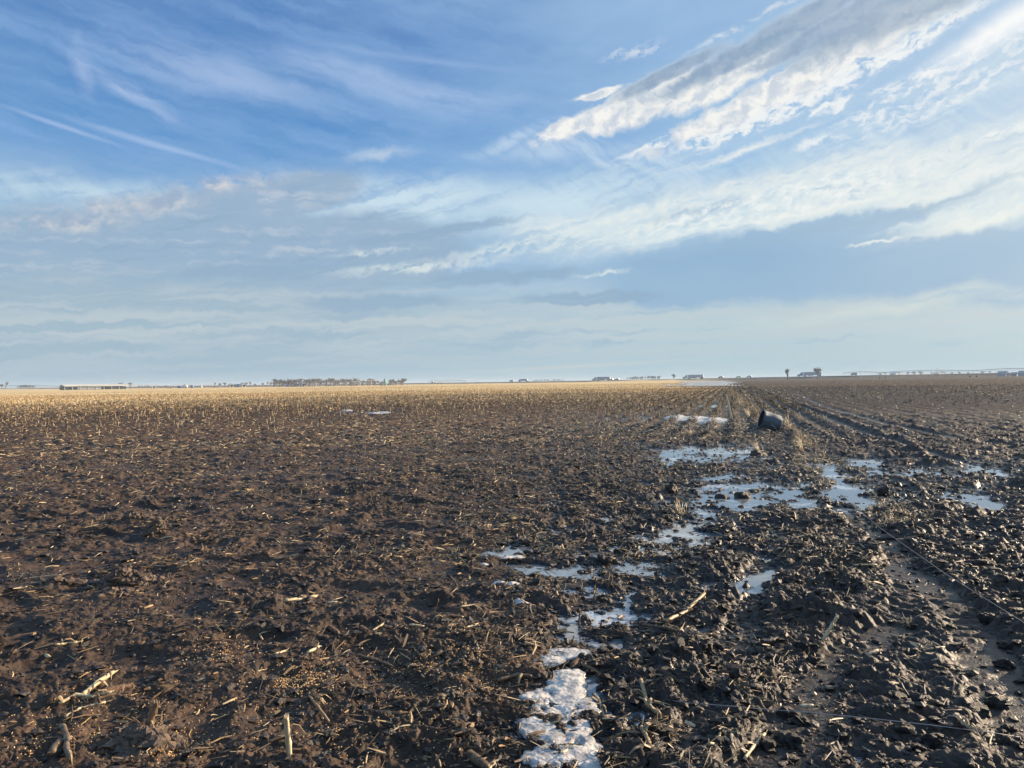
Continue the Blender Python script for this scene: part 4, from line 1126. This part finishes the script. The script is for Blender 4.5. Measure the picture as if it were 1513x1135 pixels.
def wire(pts, r, label, name='fence_wire'):
    o0 = Vector(pts[0]); m = MB(); path = smooth_path([Vector(p) - o0 for p in pts], 6, 0.0)
    m.tube(path, r, 6); o = m.build(name, MAT_WIRE, None, True, o0); return tag(o, label, 'fence wire')
wz = lambda px, py, z: tuple(gp(px, py, z))
wire([wz(1106,583,.32), wz(1124,608,.27), wz(1160,650,.25), wz(1197,690,.25), wz(1240,728,.25), wz(1300,780,.25), wz(1400,850,.25), wz(1513,920,.25), wz(1640,1000,.25)], .0016,
     'long thin fence wire running from past the tub to the right edge')
wire([wz(985,1034,.03), wz(1020,1039,.05), wz(1075,1043,.07), wz(1130,1048,.05), wz(1200,1053,.07), wz(1290,1062,.07), wz(1380,1072,.07), wz(1475,1084,.04), wz(1510,1090,.0)], .0019,
     'slack near wire lying across the right foreground clods')
def stake(px, py, dpy, dpx, r, label):
    b = px_point(px, py, -.05); top = Vector(at(px + dpx, py - dpy, b.y)); v = top - b
    m = MB(); m.tube([Vector((0, 0, 0)), v * .5, v], [r, r * .95, r * .8], 7); o = m.build('wooden_stake', MAT_ST, None, False, b); return tag(o, label, 'stake')
stake(1082, 623, 40, -9, .042, 'tall leaning pale wooden stake left of the black tub')
stake(1162, 633, 16, -2, .018, 'short thin stake just right of the black tub')
stake(1066, 596, 9, 1, .03, 'small far stake in the rows behind the leaning stake')
stake(1093, 598, 17, -4, .025, 'thin grey stake in the far fence row left of the tub')

# dry grass along the fence row
def fence_grass():
    n = 17000; t = 8 * (120 / 8) ** (RNG.random(n) ** .9)
    s = 2.02 + 0.0 * t + RNG.normal(0, .25, n)
    # fence line on the ground, from measured points
    xf = 2.05 + 0.262 * t; x = xf - .1 + RNG.normal(0, .26, n); y = t
    k = (fbm(x * .8, y * .5, 3, .5, 501) > -.35 + .9 * sst(-y, -14, -9)); x, y = x[k], y[k]; n = len(x)
    h = height(x, y); gx, gy = project(x, y); k = (h > WATER_Z) & ~((gx > 1108) & (gx < 1172) & (y > 14) & (y < 25.5)); x, y, h = x[k], y[k], h[k]; n = len(x)
    L = .08 + .26 * RNG.random(n) ** 1.5 * sst(y, 9, 20) + .08 * sst(y, 30, 60); yaw = RNG.random(n) * 6.28
    V, F, t_ = strips(n, x, y, h, L, .006 + .004 * RNG.random(n) + .00022 * y, yaw, np.abs(RNG.normal(.25, .40, n)), np.clip(.60 + .40 * RNG.random(n), 0, 1), RNG.normal(0, .5, n))
    tag(mesh_np('dry_grass', V, F, MAT_L, {'tone': t_}, smooth=False), kind='stuff')
fence_grass()
def grass_tuft(px, py, L, lean, label, n=26):
    b = px_point(px, py, -.01); m = MB()
    for k in range(n):
        a = random.gauss(lean, .7); o = Vector((random.gauss(0, .04), random.gauss(0, .04), 0)); l = L * random.uniform(.5, 1.1); rch = random.uniform(.2, .8)
        pts = [o, o + Vector((math.cos(a) * l * rch * .35, math.sin(a) * l * .15, l * .55)), o + Vector((math.cos(a) * l * rch, math.sin(a) * l * .4, l * random.uniform(.6, 1)))]
        m.tube(pts, [.005, .004, .0015], 3)
    o = m.build('grass_tuft', MAT_ST, None, True, b); tag(o, label, 'grass tuft')
grass_tuft(1106, 618, .62, 2.6, 'tall dry grass tuft left of the black tub')
grass_tuft(1122, 668, .36, 2.4, 'leaning straw tuft in front of the black tub', 22)
grass_tuft(1166, 640, .26, .6, 'dry grass tuft against the right side of the tub')
grass_tuft(1185, 668, .42, 2.7, 'sparse dry grass tuft on the fence row above the widest pool', 18)
grass_tuft(1095, 600, .55, 2.2, 'dry grass tuft farther up the fence row behind the tub')
grass_tuft(1164, 634, .45, 1.3, 'thin dry grass tuft beside the short stake', 16)
grass_tuft(1020, 652-8, .22, 1.2, 'low brown tuft above the upper left pool', 16)
grass_tuft(1005, 762, .20, 1.8, 'small dark tuft rising from the left pool', 14)

# ------------------------------------------------------------------ far things
def zg(x, y): return float(height(np.array([float(x)]), np.array([float(y)]))[0])
def road_y(px):
    k = (px - CXP) / F_PX; return 882 / (1 + .67 * k)
def road_pt(px, off=0.0):
    Y = road_y(px) + off; X = (px - CXP) / F_PX * Y; return X, Y
ROAD_A = math.atan2(-.67, 1)   # heading of the road
# road surface
def road():
    V = []; F = []; xs = np.linspace(-900, 1100, 220)
    nx, ny = .67 / 1.204, 1 / 1.204
    for x in xs:
        y = 882 - .67 * x
        for o_ in (-7, -3.5, 0, 3.5, 7): V.append((x + nx * o_, y + ny * o_))
    V = np.array(V); z = height(V[:, 0], V[:, 1]); z = z.reshape(-1, 5).max(1).repeat(5) + .06
    for i in range(len(xs) - 1):
        for j in range(4): b = i * 5 + j; F.append((b, b + 5, b + 6, b + 1))
    F = np.array(F)[:, ::-1]
    def asphalt(T, p):
        co = obj_co(T); n = T.noise(co, .8, 5, .6); T.put(p.inputs['Base Color'], T.mix(n, (.04, .04, .042), (.065, .063, .06))); p.inputs['Roughness'].default_value = .85
    o = mesh_np('road', np.column_stack([V, z]), F, material('asphalt', asphalt), smooth=False); tag(o, kind='structure')
road()
MW = paint('white_paint', (.60, .60, .58), .5); MG = paint('grey_panel', (.36, .40, .45), .5, .1); MDK = paint('dark_paint', (.025, .028, .034), .3)
MBL = paint('blue_metal', (.10, .20, .40), .45, .2); MTY = paint('tyre', (.02, .02, .02), .85); MGL = paint('window_glass', (.03, .04, .05), .1)
MRF = paint('grey_roof', (.30, .32, .35), .7); MTEAL = paint('teal_paint', (.22, .42, .42), .5); MST = paint('galvanised_steel', (.45, .47, .50), .4, .5)
MRED = paint('brown_wood', (.16, .10, .07), .8); MBEI = paint('cream_wall', (.60, .56, .46), .7)
def wheels(root, xs, y, r, w=.28):
    for x in xs:
        for s in (-1, 1):
            m = MB(); m.tube([(x, s * y - w / 2, r), (x, s * y + w / 2, r)], r, 14); wo = kid(m.build('wheel', MTY, root))
            h_ = MB(); h_.tube([(x, s * (y + w / 2 + .005) - .01, r), (x, s * (y + w / 2 + .005) + .01, r)], r * .55, 10); kid(h_.build('rim', MST, wo))
def semi(px, label, mat_t, mat_c, facing=-1, z=None, group='semi trucks on the far highway', Lt=15.5):
    x, y = road_pt(px, -1.7); root = empty('semi_truck', (x, y, zg(x, y) + .07), ROAD_A + (0 if facing > 0 else math.pi), label, 'semi truck', group)
    # x axis forward
    m = MB(); m.box((-3.0 - Lt / 2 + 4.2, 0, 2.55), (Lt, 2.55, 2.75)); kid(m.build('trailer', mat_t, root))
    m = MB(); m.box((-Lt / 2, 0, 1.08), (Lt - 1, .9, .18)); m.box((-4.5, 1.15, .8), (4.2, .06, .5)); m.box((-4.5, -1.15, .8), (4.2, .06, .5)); kid(m.build('trailer_frame', MDK, root))
    m = MB(); m.prism([(2.0, .9), (2.0, 3.95), (3.0, 3.9), (4.3, 2.75), (4.6, 2.05), (6.6, 1.85), (6.9, 1.5), (6.9, .6), (2.4, .6)], -1.2, 1.2); c = kid(m.build('cab', mat_c, root))
    m = MB(); m.prism([(4.32, 2.7), (4.60, 2.08), (4.64, 2.1), (4.37, 2.74)], -1.0, 1.0); kid(m.build('windshield', MGL, c))
    for s in (-1, 1):
        m = MB(); m.box((3.8, s * 1.21, 2.35), (.8, .03, .55)); kid(m.build('side_window', MGL, c))
        m = MB(); m.tube([(1.3, s * 1.1, .75), (2.6, s * 1.1, .75)], .32, 10); kid(m.build('fuel_tank', MST, root))
        m = MB(); m.tube([(1.85, s * 1.05, 1), (1.85, s * 1.05, 4.0)], .08, 6); kid(m.build('exhaust_stack', MST, root))
    wheels(root, [5.6, 1.0, -.3, -11.6, -12.9], 1.1, .5); return root
semi(884, 'grey box semi truck on the highway, farthest left of the three trucks', MG, MG)
semi(1019, 'grey box semi truck on the highway just above the far snow patch', MG, MG)
semi(1190, 'semi truck with blue grey cab between the two bare roadside trees', MG, MBL)
def car(px, label, mat, kind='sedan', facing=-1, off=-1.7, group=None):
    x, y = road_pt(px, off); root = empty('car' if kind != 'van' else 'van', (x, y, zg(x, y) + .07), ROAD_A + (0 if facing > 0 else math.pi), label, 'car' if kind != 'van' else 'van', group)
    prof = {'sedan': [(-2.3, .45), (-2.3, 1.0), (-1.7, 1.08), (-1.2, 1.5), (.4, 1.5), (1.1, 1.05), (2.2, .85), (2.35, .45)],
            'suv': [(-2.4, .5), (-2.4, 1.25), (-2.2, 1.85), (.5, 1.85), (1.2, 1.25), (2.3, 1.1), (2.45, .5)],
            'pickup': [(-2.9, .6), (-2.9, 1.25), (-.8, 1.25), (-.6, 1.9), (.9, 1.9), (1.5, 1.3), (2.7, 1.15), (2.8, .6)],
            'van': [(-2.8, .5), (-2.8, 2.5), (1.2, 2.5), (2.1, 1.5), (2.8, 1.2), (2.85, .5)]}[kind]
    m = MB(); m.prism(prof, -.9, .9); b = kid(m.build('body', mat, root)); top = max(z for _, z in prof)
    for s in (-1, 1):
        m = MB(); m.box((-.1, s * .905, top - .32), (1.5, .02, .36)); kid(m.build('side_window', MGL, b))
    wheels(root, [-1.5, 1.5], .8, .36, .22); return root
gcar = 'cars on the far highway'
car(640, 'lone dark pickup on the highway left of the centre horizon', MDK, 'pickup')
car(756, 'small white van on the highway near the centre horizon', MW, 'van')
car(905, 'dark pickup following close behind the leftmost grey truck', MDK, 'pickup', group=gcar)
car(912, 'dark car last behind the leftmost grey truck', MDK, 'suv', group=gcar)
car(1065, 'dark sport utility car above the right end of the far snow', MDK, 'suv', group=gcar)
car(1091, 'dark car left of another midway between snow and bare tree', MDK, 'sedan', group=gcar)
car(1107, 'grey car right of a dark one midway between snow and bare tree', MG, 'suv', group=gcar)
car(1262, 'grey blue van on the highway beside the tall mast', MG, 'van')
car(555, 'dark pickup parked before the tree belt, left of the teal tank', MDK, 'pickup', off=-330)
car(563, 'dark car parked before the tree belt, closest to the teal tank', MDK, 'suv', off=-330)
# slope sided grey hopper trailer
def hopper():
    x, y = road_pt(775, -1.7); root = empty('hopper_trailer', (x, y, zg(x, y) + .07), ROAD_A, 'grey hopper trailer truck with sloped end right of the white van', 'truck')
    m = MB(); m.prism([(-4, 1.0), (-4.6, 3.3), (3.6, 3.3), (5, 1.0)], -1.25, 1.25); m.build('hopper', MG, root)
    m = MB(); m.prism([(-7.4, .6), (-7.4, 1.9), (-6.6, 2.9), (-5, 2.9), (-5, .6)], -1.2, 1.2); m.build('cab', MG, root); wheels(root, [-6.5, 3.4, 4.6], 1.1, .5)
hopper()

# bare trees
MBARK = paint('bark', (.24, .21, .19), .9, 0, .3, 2); MTWIG = paint('twigs', (.29, .25, .23), .9, 0, .3, 2)
def tree_meshes(seed, spread=.55, dens=1.0, h=1.0):
    rd = random.Random(seed); tr = MB(); tw = MB()
    def grow(p, d, L, r, lev):
        q = p + d * L; mid = p + d * L * .5 + Vector([rd.gauss(0, L * .05) for _ in range(3)])
        r_ = max(r, .0030); (tr if lev < 2 else tw).tube([p, mid, q], [r_, r_ * .85, r_ * .65], 5 if lev < 2 else 3, cap=False)
        if lev >= 5: return
        nb = rd.choice((3, 3, 4)) if lev < 4 else rd.choice((4, 5))
        for k in range(nb):
            a = rd.uniform(0, 6.28); nd = (d + Vector((math.cos(a), math.sin(a), rd.uniform(-.1, .35))) * spread * rd.uniform(.6, 1.3)).normalized()
            grow(p + d * L * rd.uniform(.55, 1.0), nd, L * rd.uniform(.62, .85), r * .58, lev + 1)
    grow(Vector((0, 0, -.02)), Vector((rd.uniform(-.05, .05), 0, 1)), .10, .024, 0)
    zt = max(v[2] for v in tr.v + tw.v)
    def mk(m, nm, mat):
        me = bpy.data.meshes.new(nm); me.from_pydata([(v[0] / zt, v[1] / zt, v[2] / zt) for v in m.v], [], m.f); me.update(); me.materials.append(mat); return me
    return mk(tr, 'trunk', MBARK), mk(tw, 'crown', MTWIG)
TREES = [tree_meshes(s, sp) for s, sp in ((1, .5), (2, .62), (3, .75), (4, .45), (5, .9), (6, .6))]
def tree(px, D, H, label, v=None, group=None, wide=1.0):
    X = (px - CXP) / F_PX * D; Y = D; k = random.randrange(6) if v is None else v
    root = empty('bare_tree', (X, Y, zg(X, Y) - .1), random.uniform(0, 6.28), label, 'tree', group); H *= 1.0; root.scale = (H * wide * .8, H * wide * .8, H)
    for me, nm in zip(TREES[k], ('trunk', 'crown')): o = bpy.data.objects.new(nm, me); link(o, root)
    return root
tree(1164, 560, 8.6, 'narrow bare tree left of the blue grey truck', 3, wide=.8)
tree(1208, 560, 9.2, 'forked leaning bare tree at the rear end of the blue grey truck', 2, wide=.8)
tree(996, 1000, 8.5, 'rounded bare tree just left of the truck above the snow', 1)
tree(178, 640, 5.6, 'small bare tree with flat crown right of the long white roofed shed, left one', 4)
tree(193, 640, 5.6, 'small bare tree with flat crown right of the long white roofed shed, right one', 2)
tree(8, 900, 9, 'bare tree at the far left edge of the horizon', 0)
tree(3, 900, 6, 'low dark bushy tree in the left corner of the horizon', 2, wide=1.3)
rr = random.Random(9)
for k in range(84):
    px = 404 + 193 * (k + rr.random() * .8) / 84
    if 556 < px < 575 and k % 2: continue
    tree(px, rr.uniform(560, 640), rr.uniform(4.0, 7.2) * (1 if px < 530 else .85), 'bare brown tree in the long tree belt behind the blue roofed building', group='bare trees of the long tree belt', wide=rr.uniform(.8, 1.4))
for k in range(14):
    tree(26 + k * 1.9, 1100, rr.uniform(5, 6) * (.55 + .5 * math.sin(math.pi * (k + 1) / 15)), 'bare tree in the rounded grove at far left', group='bare trees of the rounded grove at far left', wide=1.2)
for px in (316, 324, 332, 364, 371, 377, 388, 394, 400):
    tree(px, 700, rr.uniform(3.5, 5.5), 'small bare tree among the white farm buildings left of the tree belt', group='bare trees among the white farm buildings')
for k in range(16):
    tree(928 + k * 3.1, 1250, rr.uniform(5, 7.5), 'faint bare tree in the far row between two grey trucks', group='faint trees between two grey trucks', wide=1.3)
for k in range(14):
    tree(788 + k * 3.4, 1600, rr.uniform(3.5, 5), 'very low faint tree in the row right of the hopper trailer', group='low faint trees right of the hopper trailer', wide=1.5)
for k in range(22):
    tree(205 + k * 4.4, 800, rr.uniform(1.8, 2.8), 'low scrub bush on the horizon between shed and farm buildings', group='scrub between shed and farm buildings', wide=1.6)
for px in (1300, 1309, 1318, 1326, 1341, 1352, 1361, 1376, 1383, 1391, 1398, 1406, 1418, 1430, 1452, 1464):
    tree(px, 1400, rr.uniform(6, 9), 'faint hazy tree beyond the right hand irrigation pipe', group='hazy trees beyond the right hand irrigation pipe', wide=1.3)

# buildings
def place(px, D): return (px - CXP) / F_PX * D, D
def shed_long():
    D = 600; x, y = place(139, D); root = empty('long_shed', (x, y, zg(x, y)), R(48), 'long low shed with white roof and open bays at the left', 'shed')
    L = 46; m = MB(); m.box((0, -6.2, 3.15), (L + 1, .25, 1.15)); m.build('fascia', MW, root)
    m = MB(); m.prism([(-6, 3.0), (0, 4.1), (6, 3.0), (6, 2.75), (0, 3.85), (-6, 2.75)], -L / 2, L / 2)
    r = m.build('roof', MW, root); r.rotation_euler = (0, 0, math.pi / 2)
    m = MB(); m.box((0, 4.5, 1.4), (L, .2, 2.8)); m.build('back_wall', MDK, root)
    m = MB(); m.box((-5, -4.6, 1.2), (17, .15, 1.9)); m.build('front_panel', MG, root)
    m = MB(); m.box((16.5, -4.5, 1.1), (11.5, .4, 2.0)); m.build('dark_bay', MDK, root)
    for k in range(9): m = MB(); m.box((-L / 2 + .5 + k * (L - 1) / 8, -4.9, 1.4), (.35, .35, 2.8)); m.build('post', MW, root)
shed_long()
def house(px, D, w, d, h, rh, label, wall, roof, rz=0.75, cat='building', name='farm_building', door=True):
    x, y = place(px, D); root = empty(name, (x, y, zg(x, y)), rz, label, cat)
    m = MB(); m.prism([(-w / 2, -.5), (-w / 2, h), (0, h + rh) if rh > 0 else (0, h), (w / 2, h), (w / 2, -.5)], -d / 2, d / 2)
    b = m.build('wall', wall, root)
    m = MB(); e = .35
    m.prism([(-w / 2 - e, h - .15 + .02), (0, h + rh + .12), (w / 2 + e, h - .13), (w / 2 + e, h + .07), (0, h + rh + .34), (-w / 2 - e, h + .07)], -d / 2 - e, d / 2 + e); m.build('roof', roof, root)
    if door:
        m = MB(); m.box((0, -d / 2 - .04, 1.1), (min(2.4, w * .4), .06, 2.2)); m.build('door', MGL, root)
        for s in (-1, 1):
            m = MB(); m.box((s * w * .33, -d / 2 - .04, 1.5), (1.0, .06, .9)); m.build('window', MGL, root)
    return root
house(227, 640, 3.0, 2.6, 1.5, .3, 'tiny white hut on the left horizon before the grain bins', MW, MW)
house(341, 640, 3.0, 4, 2.4, .5, 'small cream building left of the blue roofed farm buildings', MBEI, MW)
house(350, 700, 9, 5, 1.9, .8, 'low blue shed right of the small cream building', MBL, MBL)
house(359, 660, 3.4, 5, 2.3, 1.3, 'white gabled building on the horizon left of the tree belt', MW, MW)
house(433, 600, 9, 7, 1.7, 1.0, 'long building with blue roof and walls in the tree belt', MBL, MBL)
house(447, 590, 3, 4, 1.9, 1.1, 'white gable ended barn at the right end of the blue building', MW, MG)
house(464, 545, 2.2, 2.2, 1.2, .3, 'tiny white box shed in front of the tree belt', MW, MW)
house(322, 600, 1.6, 1.6, 1.4, .2, 'narrow white hut left of the small cream building', MW, MW)
house(1482, 560, 7, 5.5, 2.0, 1.5, 'grey hip roofed house at the right horizon, largest of the group', MG, MRF)
house(1499, 560, 3.2, 3.5, 1.5, 1.1, 'small grey outbuilding right of the hip roofed house', MG, MRF)
house(1512, 555, 6, 5, 1.9, 1.6, 'grey house cut off by the right edge of the photo', MG, MRF)
house(1322, 1300, 16, 9, 3.6, 3.0, 'faint far barn beyond the left part of the right hand irrigation pipe', MG, MW)
house(1386, 1300, 18, 9, 3.2, 2.0, 'faint far building under the lattice aerial on the right', MG, MW)
def bin_(px, D, r, h, label, mat):
    x, y = place(px, D); root = empty('grain_bin', (x, y, zg(x, y)), 0, label, 'grain bin', 'grain bins on the left horizon')
    m = MB(); m.tube([(0, 0, -.4), (0, 0, h)], r, 18); m.build('wall', mat, root, True)
    m = MB(); m.tube([(0, 0, h + .002), (0, 0, h + r * .5)], [r * 1.04, r * .12], 18); m.build('roof', MW, root)
bin_(265, 640, 1.5, 2.0, 'dark blue grain bin, leftmost of the four bins', MBL); bin_(274, 640, 2.0, 2.3, 'widest white grain bin, second from the left', MW)
bin_(284, 640, 1.3, 2.2, 'blue grain bin, third from the left', MBL); bin_(297, 640, 1.1, 1.7, 'small white grain bin, rightmost of the four', MW)
def tank():
    x, y = place(569, 555); root = empty('storage_tank', (x, y, zg(x, y)), 0, 'tall narrow teal storage tank beside the tree belt', 'tank')
    m = MB(); m.tube([(0, 0, -.3), (0, 0, 4.6), (0, 0, 5.0)], [.95, .95, .3], 16); m.build('vessel', MTEAL, root, True)
    m = MB(); m.tube([(1.05, 0, 0), (1.05, 0, 5)], .06, 5); m.tube([(1.05, .4, 0), (1.05, .4, 5)], .06, 5); m.build('ladder', MST, root)
    x, y = place(563.5, 555); r2 = empty('storage_tank', (x, y, zg(x, y)), 0, 'short teal storage tank left of the tall narrow one', 'tank')
    m = MB(); m.tube([(0, 0, -.3), (0, 0, 2.2), (0, 0, 2.5)], [.8, .8, .2], 16); m.build('vessel', MTEAL, r2, True)
tank()
def mast(px, D, H, label, r=.12, cross=False):
    x, y = place(px, D); root = empty('mast', (x, y, zg(x, y)), 0, label, 'mast'); m = MB(); m.tube([(0, 0, -.3), (0, 0, H)], [r, r * .5], 6)
    m.build('pole', MST, root)
    m = MB(); w = 1.4 if cross else .5; m.tube([(-w, 0, H * .92), (w, 0, H * .92)], r * .6, 4); m.build('cross_arm', MST, root)
mast(1272, 560, 8.6, 'tall thin mast standing beside the grey blue van on the right')
mast(1385, 1300, 13, 'hazy lattice aerial behind the right hand irrigation pipe', .4, True)
mast(1444, 900, 7, 'thin pole between the right irrigation tower and the houses', .12, True)
mast(1471, 700, 6, 'thin pole just left of the hip roofed house', .1, True)
mast(31, 620, 4.4, 'thin pale pole standing near the left edge of the horizon', .07)
mast(380, 620, 3.4, 'thin pale pole between the white barn and the tree belt', .07)
# centre pivot irrigators
MPIV = paint('weathered_steel', (.27, .29, .31), .5, .3)
def pivot(pts, H, label, span_drop=.9):
    """pts: list of (px, distance) of the wheeled towers"""
    P_ = [Vector((*place(a, b), 0)) for a, b in pts]
    for p in P_: p.z = zg(p.x, p.y)
    root = empty('irrigation_pivot', P_[0], 0, label, 'irrigation pivot'); o = P_[0].copy(); P_ = [p - o for p in P_]
    pm, tm = MB(), MB()
    for a, b in zip(P_[:-1], P_[1:]):
        up = Vector((0, 0, H)); pp = [a.lerp(b, k / 8) + up + Vector((0, 0, .9 * math.sin(math.pi * k / 8))) for k in range(9)]
        pm.tube(pp, .15, 5)
        lp = [a.lerp(b, k / 8) + up + Vector((0, 0, .9 * math.sin(math.pi * k / 8) - (.95 if 0 < k < 8 else 0))) for k in range(9)]
        tm.tube(lp, .06, 4)
        for k in range(1, 8): tm.tube([pp[k], lp[k]], .045, 3)
        for k in range(0, 8): tm.tube([pp[k], lp[k + 1]], .03, 3)
        for k in range(1, 16): q = a.lerp(b, k / 16) + up; tm.tube([q, q - Vector((0, 0, 1.6))], .015, 3)
    pm.build('water_pipe', MPIV, root); tm.build('truss', MPIV, root)
    dr = (P_[1] - P_[0]).normalized(); pr = Vector((-dr.y, dr.x, 0))
    for p in P_:
        m = MB(); top = p + Vector((0, 0, H))
        for s in (-1, 1): m.tube([top, p + pr * 1.9 * s + Vector((0, 0, .5))], .06, 4); m.tube([top + dr * .6, p + pr * 1.9 * s + Vector((0, 0, .5))], .04, 4)
        m.tube([p - pr * 1.9 + Vector((0, 0, .5)), p + pr * 1.9 + Vector((0, 0, .5))], .07, 4); tw = m.build('tower', MPIV, root)
        for s in (-1, 1):
            c = p + pr * 1.9 * s + Vector((0, 0, .55)); m = MB(); m.tube([c - dr * .0 - pr * .0 + dr * -.14, c + dr * .14], .48, 12); m.build('wheel', MTY, tw)
    return root
pivot([(1246, 700), (1304, 560), (1438, 500), (1560, 440)], 4.3, 'long irrigation pivot with wheeled towers along the right horizon')
pivot([(-40, 470), (97, 470), (250, 560), (318, 600)], 2.4, 'low irrigation pivot stretching across the left horizon')
pivot([(446, 500), (520, 520), (575, 560)], 2.9, 'irrigation pivot in front of the long tree belt')
pivot([(634, 760), (650, 740), (688, 740), (706, 800)], 2.9, 'short faint irrigation pivot around the lone dark pickup')

# ------------------------------------------------------------------ haze: pale air over the whole plain
def haze():
    m = bpy.data.materials.new('haze'); m.use_nodes = True; t = m.node_tree
    for n_ in list(t.nodes): t.nodes.remove(n_)
    T = NT(t); v = T.node('ShaderNodeVolumePrincipled'); v.inputs['Color'].default_value = (.70, .86, 1.0, 1); v.inputs['Density'].default_value = 0.00028
    out = T.node('ShaderNodeOutputMaterial'); T.l.new(v.outputs[0], out.inputs['Volume'])
    mb = MB(); mb.box((0, 0, 6.5), (18600, 18600, 21)); o = mb.build('haze', m); tag(o, kind='stuff')
if HAZE: haze()
